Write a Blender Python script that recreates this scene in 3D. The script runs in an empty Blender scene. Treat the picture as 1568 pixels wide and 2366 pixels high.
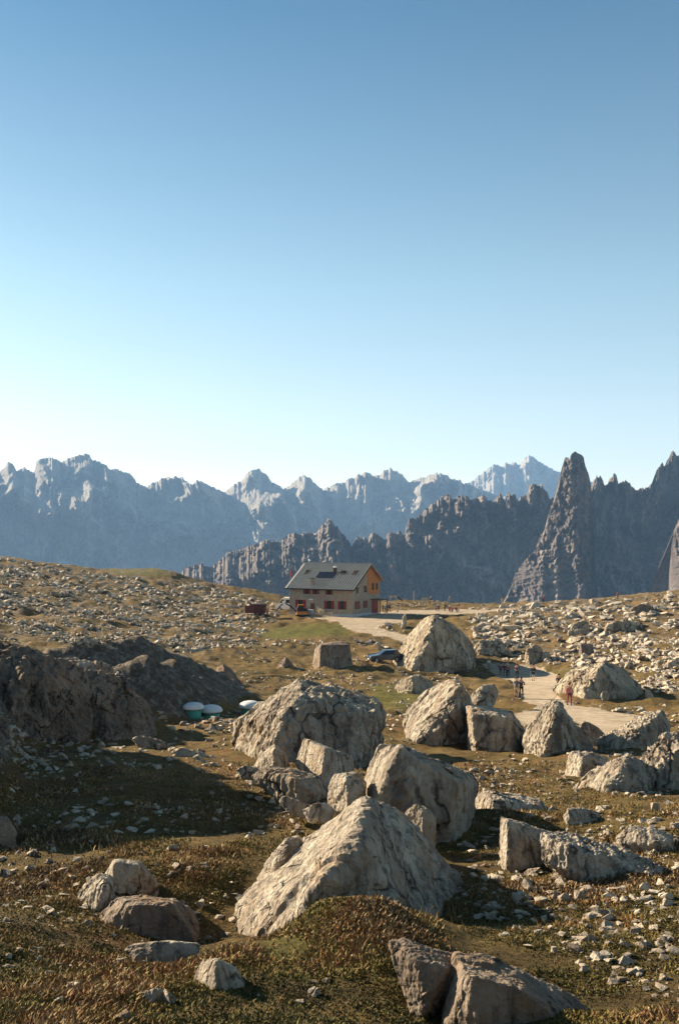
import bpy, bmesh, math, random
import numpy as np
from mathutils import Vector, Matrix, Euler
R = math.radians
random.seed(7)
rng = np.random.default_rng(11)
SC = bpy.context.scene
COL = SC.collection
# ------------------------------------------------------------ camera, sky, sun, exposure
F = 2300.0
PITCH = math.atan(77 / F)
cam = bpy.data.objects.new('camera', bpy.data.cameras.new('camera'))
COL.objects.link(cam)
cam.data.sensor_fit = 'VERTICAL'; cam.data.sensor_height = 36.0; cam.data.sensor_width = 24.0
cam.data.lens = 35.0
cam.data.clip_start = 0.1; cam.data.clip_end = 60000
cam.rotation_euler = (math.pi / 2 + PITCH, 0, 0)
SC.camera = cam
SUN_EL = R(23); SUN_AHEAD = R(32)          # sun stands left of the view, 32 degrees ahead of square-left
S = Vector((-math.cos(SUN_AHEAD) * math.cos(SUN_EL), math.sin(SUN_AHEAD) * math.cos(SUN_EL), math.sin(SUN_EL)))
sl = bpy.data.lights.new('sun', 'SUN'); sl.energy = 5.0; sl.angle = R(0.5); sl.color = (1.0, 0.85, 0.64)
so = bpy.data.objects.new('sun', sl); COL.objects.link(so)
so.rotation_euler = S.to_track_quat('Z', 'Y').to_euler()
W = bpy.data.worlds.new('World'); SC.world = W; W.use_nodes = True
wn = W.node_tree; wn.nodes.clear()
sky = wn.nodes.new('ShaderNodeTexSky'); sky.sky_type = 'NISHITA'; sky.sun_disc = False
sky.sun_elevation = SUN_EL
sky.sun_rotation = math.atan2(S.x, S.y)
sky.altitude = 2300; sky.air_density = 1.0; sky.dust_density = 1.6; sky.ozone_density = 1.0
bg = wn.nodes.new('ShaderNodeBackground'); bg.inputs['Strength'].default_value = 0.10
wo = wn.nodes.new('ShaderNodeOutputWorld')
tn = wn.nodes.new('ShaderNodeMix'); tn.data_type = 'RGBA'; tn.blend_type = 'MULTIPLY'; tn.inputs[0].default_value = 1.0
tn.inputs[7].default_value = (0.92, 1.0, 0.96, 1)      # the cool green-blue of the film stock, over the whole sky
wn.links.new(sky.outputs[0], tn.inputs[6])
# paler towards the horizon all the way round, deeper overhead
wc = wn.nodes.new('ShaderNodeTexCoord'); wx = wn.nodes.new('ShaderNodeSeparateXYZ'); wr = wn.nodes.new('ShaderNodeValToRGB')
wn.links.new(wc.outputs['Generated'], wx.inputs[0]); wn.links.new(wx.outputs['Z'], wr.inputs[0])
e = wr.color_ramp.elements; e.new(.5); e.new(.5); e.new(.5)
for k_, (p_, c_) in zip(e, ((0.0, (1.04, .72, .55)), (.10, (1.0, .73, .56)), (.25, (.76, .71, .58)), (.48, (.30, .44, .46)), (1.0, (.13, .17, .19)))):
    k_.position = p_; k_.color = (*c_, 1)
t2 = wn.nodes.new('ShaderNodeMix'); t2.data_type = 'RGBA'; t2.blend_type = 'MULTIPLY'; t2.inputs[0].default_value = 1.0
wn.links.new(tn.outputs[2], t2.inputs[6]); wn.links.new(wr.outputs[0], t2.inputs[7]); wn.links.new(t2.outputs[2], bg.inputs['Color']); wn.links.new(bg.outputs[0], wo.inputs['Surface'])
SC.view_settings.view_transform = 'Standard'; SC.view_settings.look = 'None'
SC.view_settings.exposure = 1.60; SC.view_settings.gamma = 1.0
SC.view_settings.use_curve_mapping = False
SC.cycles.volume_bounces = 1
SC.cycles.max_bounces = 5
SC.cycles.volume_step_rate = 1
HAZE = 6.0e-5

# ------------------------------------------------------------ numbers
CP, SP_ = math.cos(PITCH), math.sin(PITCH)
def P(u, v, d):
    """a photograph position (1568 x 2366 units) at forward distance d -> world"""
    u = np.asarray(u, float); v = np.asarray(v, float); d = np.asarray(d, float)
    r = (u - 784) / F; q = (1183 - v) / F
    dy = CP - q * SP_; dz = SP_ + q * CP
    return np.stack([r * d / dy, d + 0 * r, dz * d / dy], -1)
def proj(p):
    x, y, z = p[..., 0], p[..., 1], p[..., 2]
    f = y * CP + z * SP_; up = -y * SP_ + z * CP
    return 784 + F * x / f, 1183 - F * up / f
_perm = np.random.default_rng(5).permutation(1024).astype(np.int64)
_gr = np.random.default_rng(6).normal(size=(1024, 3)); _gr /= np.linalg.norm(_gr, axis=1)[:, None]
def perlin(p, seed=0):
    p = np.asarray(p, float) + seed * 17.31
    i = np.floor(p).astype(np.int64); f = p - i
    w = f * f * f * (f * (f * 6 - 15) + 10)
    out = 0
    for dx in (0, 1):
        wx = w[:, 0] if dx else 1 - w[:, 0]
        hx = _perm[(i[:, 0] + dx) & 1023]
        for dy in (0, 1):
            wy = w[:, 1] if dy else 1 - w[:, 1]
            hy = _perm[(hx + i[:, 1] + dy) & 1023]
            for dz in (0, 1):
                wz = w[:, 2] if dz else 1 - w[:, 2]
                g = _gr[_perm[(hy + i[:, 2] + dz) & 1023]]
                out = out + wx * wy * wz * (g[:, 0] * (f[:, 0] - dx) + g[:, 1] * (f[:, 1] - dy) + g[:, 2] * (f[:, 2] - dz))
    return out * 1.6
def fbm(p, o=4, seed=0, gain=.5, lac=2.03):
    a = 1; s = 0
    for k in range(o):
        s = s + a * perlin(p, seed + k); a *= gain; p = p * lac
    return s
def ridged(p, o=4, seed=0, gain=.5):
    a = 1; s = 0
    for k in range(o):
        s = s + a * (1 - 2 * np.abs(perlin(p, seed + k))); a *= gain; p = p * 2.03
    return s
def sstep(a, b, x):
    t = np.clip((x - a) / (b - a), 0, 1); return t * t * (3 - 2 * t)
def inpoly(u, v, poly):
    u = np.asarray(u); v = np.asarray(v); c = np.zeros(u.shape, bool); n = len(poly)
    for i in range(n):
        x1, y1 = poly[i]; x2, y2 = poly[(i + 1) % n]
        if y1 == y2: continue
        c ^= ((y1 > v) != (y2 > v)) & (u < (x2 - x1) * (v - y1) / (y2 - y1) + x1)
    return c
def polydist(u, v, poly):
    """signed distance, positive inside, in photograph units (rows count double: they are foreshortened)"""
    d = np.full(u.shape, 1e9); n = len(poly)
    for i in range(n):
        x1, y1 = poly[i]; x2, y2 = poly[(i + 1) % n]; y1 *= 2; y2 *= 2
        ex, ey = x2 - x1, y2 - y1; L = ex * ex + ey * ey + 1e-9
        t = np.clip(((u - x1) * ex + (2 * v - y1) * ey) / L, 0, 1)
        d = np.minimum(d, np.hypot(u - x1 - t * ex, 2 * v - y1 - t * ey))
    return np.where(inpoly(u, v, poly), d, -d)

# ------------------------------------------------------------ materials
def mat(name, col=(.5, .5, .5), rough=.8, metal=0, **k):
    m = bpy.data.materials.new(name); m.use_nodes = True
    b = m.node_tree.nodes['Principled BSDF']
    b.inputs['Base Color'].default_value = (*col, 1); b.inputs['Roughness'].default_value = rough
    b.inputs['Metallic'].default_value = metal
    b.inputs['Specular IOR Level'].default_value = k.get('spec', .3)
    if k.get('var', .0):
        N = NB(m); c = N.n('ShaderNodeTexCoord').outputs['Object']
        t = N.noise(c, k.get('scale', 3), 5)
        lo = tuple(max(0, x * (1 - k['var'])) for x in col); hi = tuple(min(1, x * (1 + k['var'])) for x in col)
        N.l(N.ramp(t, [(.3, lo), (.7, hi)]), b.inputs['Base Color'])
    return m
class NB:
    def __init__(s, m): s.t = m.node_tree; s.b = s.t.nodes['Principled BSDF']
    def n(s, k, **kw):
        x = s.t.nodes.new(k)
        for a, v in kw.items(): setattr(x, a, v)
        return x
    def l(s, a, b): s.t.links.new(a, b)
    def noise(s, co, scale, det=5, rough=.55, dist=0, out=0):
        x = s.n('ShaderNodeTexNoise'); x.inputs['Scale'].default_value = scale; x.inputs['Detail'].default_value = det
        x.inputs['Roughness'].default_value = rough; x.inputs['Distortion'].default_value = dist
        s.l(co, x.inputs['Vector']); return x.outputs[out]
    def ramp(s, f, st):
        x = s.n('ShaderNodeValToRGB'); e = x.color_ramp.elements
        while len(e) < len(st): e.new(.5)
        for q, (p, c) in zip(e, st): q.position = p; q.color = (*c, 1) if len(c) == 3 else c
        s.l(f, x.inputs[0]); return x.outputs[0]
    def mix(s, f, a, b, typ='MIX'):
        x = s.n('ShaderNodeMix', data_type='RGBA', blend_type=typ)
        for val, sock in ((f, x.inputs[0]), (a, x.inputs[6]), (b, x.inputs[7])):
            if hasattr(val, 'links'): s.l(val, sock)
            else: sock.default_value = val if isinstance(val, (int, float)) else (*val, 1)
        return x.outputs[2]
    def math(s, op, a, b=0.0, clamp=False):
        x = s.n('ShaderNodeMath', operation=op); x.use_clamp = clamp
        for val, sock in ((a, x.inputs[0]), (b, x.inputs[1])):
            if hasattr(val, 'links'): s.l(val, sock)
            else: sock.default_value = val
        return x.outputs[0]
    def attr(s, n, out='Fac'):
        x = s.n('ShaderNodeAttribute'); x.attribute_name = n; return x.outputs[out]
    def bump(s, h, st, dist):
        x = s.n('ShaderNodeBump'); x.inputs['Strength'].default_value = st; x.inputs['Distance'].default_value = dist
        s.l(h, x.inputs['Height']); s.l(x.outputs[0], s.b.inputs['Normal'])
    def map(s, co, sc):
        x = s.n('ShaderNodeMapping'); x.inputs['Scale'].default_value = sc; s.l(co, x.inputs[0]); return x.outputs[0]
def g3(v): return (v, v, v)

def rock_material(name, tint=(1, 1, 1), size=1.0, dark=1.0):
    """pale weathered limestone: warm white, grey water streaks, dark pits and lichen"""
    m = mat(name, rough=.92, spec=.12); N = NB(m)
    geo = N.n('ShaderNodeNewGeometry').outputs['Position']
    c1 = N.noise(geo, 1.3 / size, 6, .62)
    base = N.ramp(c1, [(.28, (.26 * tint[0], .20 * tint[1], .15 * tint[2])), (.48, (.42 * tint[0], .35 * tint[1], .265 * tint[2])), (.66, (.58 * tint[0], .505 * tint[1], .395 * tint[2]))])
    st = N.noise(N.map(geo, (5 / size, 5 / size, 1.1 / size)), 1.0, 6, .65, .4)
    base = N.mix(N.ramp(st, [(.49, g3(0)), (.62, g3(.85 * dark))]), base, (.15, .122, .098))
    li = N.noise(geo, 7 / size, 5, .7)
    base = N.mix(N.ramp(li, [(.60, g3(0)), (.70, g3(.7 * dark))]), base, (.12, .105, .08))
    ru = N.noise(geo, .8 / size, 4, .6)
    base = N.mix(N.ramp(ru, [(.56, g3(0)), (.70, g3(.55))]), base, (.38, .24, .13))
    # joints: a warped network of cracks, open only in places
    wv = N.n('ShaderNodeVectorMath', operation='ADD'); N.l(geo, wv.inputs[0])
    ws = N.n('ShaderNodeVectorMath', operation='SCALE'); N.l(N.noise(geo, 1.5 / size, 4, .6, 0, 1), ws.inputs[0]); ws.inputs['Scale'].default_value = .55 * size; N.l(ws.outputs[0], wv.inputs[1])
    ce = N.n('ShaderNodeTexVoronoi', feature='DISTANCE_TO_EDGE'); ce.inputs['Scale'].default_value = 1.5 / size
    N.l(N.map(wv.outputs[0], (1, 1.3, .55)), ce.inputs['Vector'])
    gate = N.ramp(N.noise(geo, 1.1 / size, 3, .6), [(.46, g3(0)), (.56, g3(1))])
    crk = N.math('MULTIPLY', N.ramp(ce.outputs['Distance'], [(.0, g3(1)), (.045, g3(0))]), gate)
    base = N.mix(N.math('MULTIPLY', crk, .75), base, (.07, .055, .045))
    N.l(base, N.b.inputs['Base Color'])
    h = N.math('ADD', N.noise(geo, 9 / size, 8, .7), N.math('MULTIPLY', st, .8))
    h = N.math('SUBTRACT', h, N.math('MULTIPLY', crk, 1.2))
    v = N.n('ShaderNodeTexVoronoi'); v.inputs['Scale'].default_value = 11 / size; N.l(geo, v.inputs['Vector'])
    h = N.math('ADD', h, N.math('MULTIPLY', v.outputs['Distance'], .5))
    N.bump(h, 1.0, .10 * size)
    return m
M = {}
M['rock_near'] = rock_material('limestone_near', (1, 1, 1), .55)
M['rock_mid'] = rock_material('limestone_middle', (1, 1, 1), 1.6)
M['rock_far'] = rock_material('limestone_far', (1.08, 1.06, 1.0), 3.5)
M['rock_scree'] = rock_material('limestone_scree', (1.3, 1.3, 1.3), 1.5, .35)
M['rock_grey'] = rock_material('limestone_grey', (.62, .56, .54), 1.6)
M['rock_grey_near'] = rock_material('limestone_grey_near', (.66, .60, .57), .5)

def ground_material():
    m = mat('alpine_turf', rough=.95, spec=.08); N = NB(m)
    geo = N.n('ShaderNodeNewGeometry').outputs['Position']
    big = N.noise(geo, .07, 5, .6); mid = N.noise(geo, .9, 6, .7); fine = N.noise(geo, 9, 6, .75)
    turf = N.ramp(N.math('ADD', N.math('MULTIPLY', big, .45), N.math('MULTIPLY', mid, .55)),
                  [(.34, (.055, .038, .020)), (.43, (.115, .080, .032)), (.50, (.165, .118, .044)), (.58, (.22, .13, .055)), (.68, (.14, .125, .040))])
    turf = N.mix(.8, turf, N.ramp(fine, [(.3, g3(.35)), (.5, g3(.95)), (.72, (1.9, 1.7, 1.4))]), 'MULTIPLY')
    rust = N.noise(geo, .35, 5, .7)
    turf = N.mix(N.ramp(rust, [(.56, g3(0)), (.68, g3(.6))]), turf, (.20, .085, .035))
    green = N.mix(.7, N.ramp(mid, [(.35, (.085, .085, .020)), (.6, (.16, .14, .035))]), N.ramp(fine, [(.3, g3(.5)), (.7, g3(1.5))]), 'MULTIPLY')
    turf = N.mix(N.attr('green'), turf, green)
    rocky = N.attr('rocky')
    stone = N.ramp(N.noise(geo, 2.3, 9, .75, .4), [(.3, (.07, .052, .04)), (.48, (.16, .13, .10)), (.56, (.25, .21, .165)), (.68, (.42, .37, .30))])
    rk = N.noise(geo, .55, 7, .75, .3)
    rf = N.ramp(N.math('ADD', rk, N.math('MULTIPLY', rocky, .30)), [(.64, g3(0)), (.74, g3(1))])
    turf = N.mix(rf, turf, stone)
    peb = N.n('ShaderNodeTexVoronoi'); peb.inputs['Scale'].default_value = 2.6; N.l(geo, peb.inputs['Vector'])
    grav = N.ramp(N.noise(geo, 2.2, 8, .75), [(.3, (.28, .21, .145)), (.5, (.43, .34, .24)), (.7, (.55, .455, .34))])
    e = N.math('ADD', N.attr('path'), N.math('MULTIPLY', N.math('SUBTRACT', N.noise(geo, .6, 6, .7), .5), 2.2))
    turf = N.mix(N.ramp(e, [(.42, g3(0)), (.56, g3(1))]), turf, grav)
    N.l(turf, N.b.inputs['Base Color'])
    h = N.math('ADD', fine, N.math('MULTIPLY', mid, 1.2))
    N.bump(N.math('ADD', h, N.math('MULTIPLY', N.noise(geo, 2.6, 9, .72), N.math('MULTIPLY', rocky, 2.2))), 1.0, .16)
    return m
M['ground'] = ground_material()
def gravel_material():
    m = mat('pale_gravel', rough=.95, spec=.08); N = NB(m)
    geo = N.n('ShaderNodeNewGeometry').outputs['Position']
    n1 = N.noise(geo, 1.4, 8, .75); n2 = N.noise(geo, .16, 5, .6)
    c = N.ramp(n1, [(.28, (.27, .20, .135)), (.5, (.43, .34, .24)), (.7, (.57, .47, .35))])
    rt = N.noise(geo, .55, 7, .7); c = N.mix(N.ramp(rt, [(.50, g3(0)), (.62, g3(.7))]), c, (.24, .19, .125))
    c = N.mix(N.ramp(n2, [(.45, g3(0)), (.65, g3(.45))]), c, (.33, .25, .17))
    N.l(c, N.b.inputs['Base Color']); N.bump(N.noise(geo, 3, 7, .75), .8, .07)
    return m
M['gravel'] = gravel_material()
def mountain_material(name, a, b, c, sc):
    m = mat(name, rough=.95, spec=.05); N = NB(m)
    geo = N.n('ShaderNodeNewGeometry').outputs['Position']
    n = N.noise(N.map(geo, (1, 1, .9)), sc, 8, .66, .3)
    col = N.ramp(n, [(.3, a), (.5, b), (.7, c)])
    N.l(col, N.b.inputs['Base Color'])
    N.bump(N.noise(N.map(geo, (1, 1, .8)), sc * 3, 8, .7), 1.0, .12 / sc)
    return m
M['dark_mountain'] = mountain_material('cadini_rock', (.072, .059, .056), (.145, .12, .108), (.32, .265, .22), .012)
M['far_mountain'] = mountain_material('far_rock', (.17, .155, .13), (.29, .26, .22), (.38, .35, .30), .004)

# ------------------------------------------------------------ object helpers
def link(o, parent=None):
    COL.objects.link(o)
    if parent is not None: o.parent = parent
    return o
def mesh_np(name, V, Fs, m=None, parent=None, smooth=False, attrs=None):
    """V (n,3); Fs list of index arrays (k,3) and/or (k,4)"""
    me = bpy.data.meshes.new(name)
    V = np.asarray(V, np.float32); me.vertices.add(len(V)); me.vertices.foreach_set('co', V.ravel())
    Fs = [np.asarray(f, np.int32) for f in Fs if len(f)]
    lv = np.concatenate([f.ravel() for f in Fs]); ct = np.concatenate([np.full(len(f), f.shape[1]) for f in Fs])
    me.loops.add(len(lv)); me.loops.foreach_set('vertex_index', lv)
    me.polygons.add(len(ct)); st = np.concatenate([[0], np.cumsum(ct)[:-1]]).astype(np.int32)
    me.polygons.foreach_set('loop_start', st)
    me.update(calc_edges=True)
    if smooth: me.polygons.foreach_set('use_smooth', np.ones(len(ct), bool))
    else: me.polygons.foreach_set('use_smooth', np.zeros(len(ct), bool))
    for k, a in (attrs or {}).items():
        a = np.asarray(a, np.float32)
        if a.ndim == 1: me.attributes.new(k, 'FLOAT', 'POINT').data.foreach_set('value', a)
        else: me.attributes.new(k, 'FLOAT_COLOR', 'POINT').data.foreach_set('color', np.c_[a, np.ones(len(a))].astype(np.float32).ravel())
    if m: me.materials.append(m)
    o = bpy.data.objects.new(name, me); link(o, parent); return o
def tag(o, label=None, cat=None, group=None, kind=None):
    if label: o['label'] = label
    if cat: o['category'] = cat
    if group: o['group'] = group
    if kind: o['kind'] = kind
    return o
def thing(name, label, cat, loc, rz=0, group=None, scale=1):
    o = bpy.data.objects.new(name, None); link(o); o.empty_display_size = .2
    o.location = loc; o.rotation_euler = (0, 0, rz); o.scale = (scale,) * 3
    return tag(o, label, cat, group)
class MB:
    def __init__(s): s.v = []; s.f3 = []; s.f4 = []
    def add(s, V, f4=(), f3=()):
        n = len(s.v); s.v += [tuple(p) for p in V]
        s.f4 += [tuple(i + n for i in f) for f in f4]; s.f3 += [tuple(i + n for i in f) for f in f3]; return s
    def box(s, a, b, mtx=None, taper=0):
        x0, y0, z0 = a; x1, y1, z1 = b; t = taper
        V = [(x0, y0, z0), (x1, y0, z0), (x1, y1, z0), (x0, y1, z0), (x0 + t, y0 + t, z1), (x1 - t, y0 + t, z1), (x1 - t, y1 - t, z1), (x0 + t, y1 - t, z1)]
        if mtx: V = [mtx @ Vector(p) for p in V]
        return s.add(V, [(0, 3, 2, 1), (4, 5, 6, 7), (0, 1, 5, 4), (1, 2, 6, 5), (2, 3, 7, 6), (3, 0, 4, 7)])
    def bar(s, p, q, w, h=None):
        p = Vector(p); q = Vector(q); d = q - p; L = d.length
        mt = Matrix.Translation(p) @ d.to_track_quat('Z', 'Y').to_matrix().to_4x4()
        h = h or w
        return s.box((-w / 2, -h / 2, 0), (w / 2, h / 2, L), mt)
    def lathe(s, prof, seg=20, mtx=None, closed=True):
        V = []
        for (r, z) in prof:
            for k in range(seg):
                a = 2 * math.pi * k / seg; V.append(Vector((r * math.cos(a), r * math.sin(a), z)))
        if mtx: V = [mtx @ p for p in V]
        f = [(i * seg + k, i * seg + (k + 1) % seg, (i + 1) * seg + (k + 1) % seg, (i + 1) * seg + k) for i in range(len(prof) - 1) for k in range(seg)]
        return s.add(V, f)
    def prism(s, poly, y0, y1, mtx=None):
        n = len(poly); V = [Vector((x, y0, z)) for x, z in poly] + [Vector((x, y1, z)) for x, z in poly]
        if mtx: V = [mtx @ p for p in V]
        n0 = len(s.v); s.v += [tuple(p) for p in V]
        s.f4 += [(n0 + i, n0 + (i + 1) % n, n0 + n + (i + 1) % n, n0 + n + i) for i in range(n)]
        for i in range(1, n - 1):
            s.f3 += [(n0, n0 + i, n0 + i + 1), (n0 + n, n0 + n + i + 1, n0 + n + i)]
        return s
    def build(s, name, m, parent=None, smooth=False, bevel=0):
        fs = []
        if s.f4: fs.append(s.f4)
        if s.f3: fs.append(s.f3)
        o = mesh_np(name, np.array(s.v), fs, m, parent, smooth)
        if bevel:
            b = o.modifiers.new('bevel', 'BEVEL'); b.width = bevel; b.segments = 2; b.limit_method = 'ANGLE'
        return o

# ------------------------------------------------------------ terrain height
O0 = (0.0, -3.0)
ctrl = []   # (x, y, z)
def G(d, *uv):
    for u, v in uv: ctrl.append(tuple(P(u, v, d)))
G(5, (0, 2350), (400, 2366), (784, 2370), (1150, 2400), (1568, 2360))
G(7, (100, 2235), (400, 2230), (700, 2225), (1000, 2270), (1300, 2280), (1568, 2250))
G(8.4, (420, 2205), (560, 2192), (640, 2168), (710, 2112), (800, 2092), (900, 2100), (980, 2130), (1150, 2170), (1400, 2170), (1600, 2150), (100, 2150), (-150, 2150))
G(10.3, (300, 2125), (480, 2155), (600, 2168), (720, 2140), (900, 2130), (1150, 2105), (1500, 2085))
G(12, (-50, 2010), (250, 2010), (600, 2020), (1200, 2030), (1560, 2030))
G(15, (0, 1925), (250, 1925), (600, 1935), (900, 1950), (1300, 1940), (1600, 1930))
G(22, (450, 1830), (750, 1830), (1000, 1830), (1350, 1838), (1620, 1835))
G(30, (480, 1750), (784, 1770), (1100, 1765), (1300, 1770), (1600, 1765))
G(40, (250, 1715), (480, 1705), (784, 1710), (1100, 1730), (1400, 1728), (1620, 1725))
G(50, (100, 1670), (440, 1668), (850, 1665), (1250, 1690), (1550, 1692))
G(62, (350, 1640), (560, 1635), (900, 1640), (1200, 1655), (1450, 1658), (1650, 1655))
G(80, (0, 1570), (350, 1585), (650, 1598), (900, 1610), (1200, 1612), (1500, 1605), (1700, 1590))
G(100, (0, 1530), (300, 1543), (650, 1568), (900, 1577), (1200, 1582), (1500, 1560), (1700, 1540))
G(123, (0, 1485), (250, 1505), (500, 1530), (885, 1542), (1150, 1560), (1400, 1530), (1600, 1498))
G(150, (0, 1440), (300, 1465), (700, 1490), (1000, 1497), (1300, 1478), (1600, 1442))
G(175, (0, 1396), (300, 1425), (640, 1453), (900, 1455), (1200, 1440), (1600, 1410))
G(200, (0, 1352), (250, 1383), (500, 1412), (700, 1422), (880, 1422), (1100, 1417), (1300, 1416), (1600, 1390))
G(235, (0, 1312), (250, 1340), (500, 1378), (650, 1397), (900, 1404), (1100, 1402), (1300, 1395), (1600, 1372))
G(270, (0, 1284), (60, 1290), (130, 1303), (250, 1316), (385, 1320), (450, 1343), (550, 1362), (650, 1380), (784, 1393), (900, 1391), (1000, 1393), (1150, 1396),
  (1250, 1391), (1350, 1386), (1450, 1376), (1600, 1360), (-250, 1250), (1850, 1345))
for r, zl, zr in ((4, -1.9, -2.0), (12, -2.8, -3.4), (35, -3.5, -6), (90, -4, -10), (270, 2, -5)):
    for a in (42, 80, 130, 180):
        for sg, z in ((-1, zl), (1, zr)):
            k = max(0, (a - 90) / 90)
            ctrl.append((O0[0] + sg * r * math.sin(R(a)), O0[1] + r * math.cos(R(a)), z * (1 - k) + k * (-1.5 + .01 * r)))
ctrl.append((0, 0, -1.75)); ctrl.append((1.5, 1.5, -1.9)); ctrl.append((-1.5, 1.5, -1.9)); ctrl.append((0, 3, -2.1))
ctrl = np.array(ctrl)
def pol(x, y):
    dx = x - O0[0]; dy = y - O0[1]; r = np.hypot(dx, dy) + .05
    return np.arctan2(dx, dy) * 1.6, np.log(r), r
ca, cl, cr = pol(ctrl[:, 0], ctrl[:, 1])
def tps(r2): return .5 * r2 * np.log(r2 + 1e-12)
K = tps((ca[:, None] - ca) ** 2 + (cl[:, None] - cl) ** 2); n_ = len(ca)
K += np.eye(n_) * 2e-4
Pm = np.c_[np.ones(n_), ca, cl]
A_ = np.block([[K, Pm], [Pm.T, np.zeros((3, 3))]])
# height is stored relative to a simple ramp so that the spline stays tame
sol = np.linalg.solve(A_, np.r_[ctrl[:, 2] / (cr ** .6), 0, 0, 0])
PATH1 = [(705, 1424), (766, 1421), (830, 1424), (900, 1412), (1000, 1409), (1110, 1409), (1190, 1405), (1190, 1411), (1100, 1417), (935, 1420), (927, 1438), (889, 1443), (873, 1450), (930, 1466), (960, 1478), (930, 1484),
         (889, 1471), (836, 1462), (798, 1452), (780, 1437), (749, 1431)]
PATH2 = [(1110, 1536), (1216, 1539), (1244, 1543), (1286, 1560), (1302, 1583), (1290, 1616), (1335, 1633), (1404, 1641), (1478, 1652), (1457, 1684),
         (1404, 1706), (1360, 1700), (1328, 1672), (1265, 1664), (1216, 1682), (1170, 1655), (1244, 1632), (1202, 1615), (1188, 1583), (1150, 1564)]
GREEN = [([(585, 1461), (683, 1443), (788, 1441), (815, 1461), (718, 1477), (610, 1477)], 140, 200, 1.0),
         ([(250, 1312), (385, 1312), (400, 1330), (330, 1334), (250, 1328)], 230, 300, 1.0),
         ([(850, 1583), (960, 1575), (985, 1600), (950, 1645), (870, 1650)], 60, 110, .8),
         ([(600, 2160), (700, 2110), (830, 2110), (900, 2160), (850, 2250), (620, 2260)], 5, 9.5, .6),
         ([(1110, 1530), (1400, 1560), (1400, 1600), (1300, 1570), (1120, 1535)], 75, 130, .5)]
ridges = []    # (points, side slope, rockiness)
def ridge_pts(lst): return np.array([P(u, v, d) for u, v, d in lst])
ridges.append((ridge_pts([(-300, 1500, 37), (-100, 1530, 38), (0, 1550, 39), (90, 1570, 40), (240, 1592, 42), (310, 1622, 44), (340, 1665, 45), (352, 1705, 46)]), 1.6, 1))
ridges.append((ridge_pts([(120, 1520, 56), (190, 1495, 57), (215, 1486, 58), (330, 1490, 61), (420, 1516, 64), (500, 1558, 67), (575, 1604, 70), (600, 1632, 71)]), .95, .8))
ridges.append((ridge_pts([(275, 1550, 52), (330, 1524, 53), (380, 1536, 55), (450, 1574, 57), (520, 1614, 59)]), .9, .8))
ridges.append((np.array([(-8.0, 16.2, -1.6), (-9.0, 18.8, -.7), (-12.3, 25.9, .6), (-15.2, 35, -.8), (-17, 40, -3)]), 1.9, 1))  # crest out of view, shaped to cast the big left foreground shadow
ridges.append((np.array([(-12.2, 25.8, .3), (-16, 25, .3), (-26, 24, 1.0)]), 1.9, 1))
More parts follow.
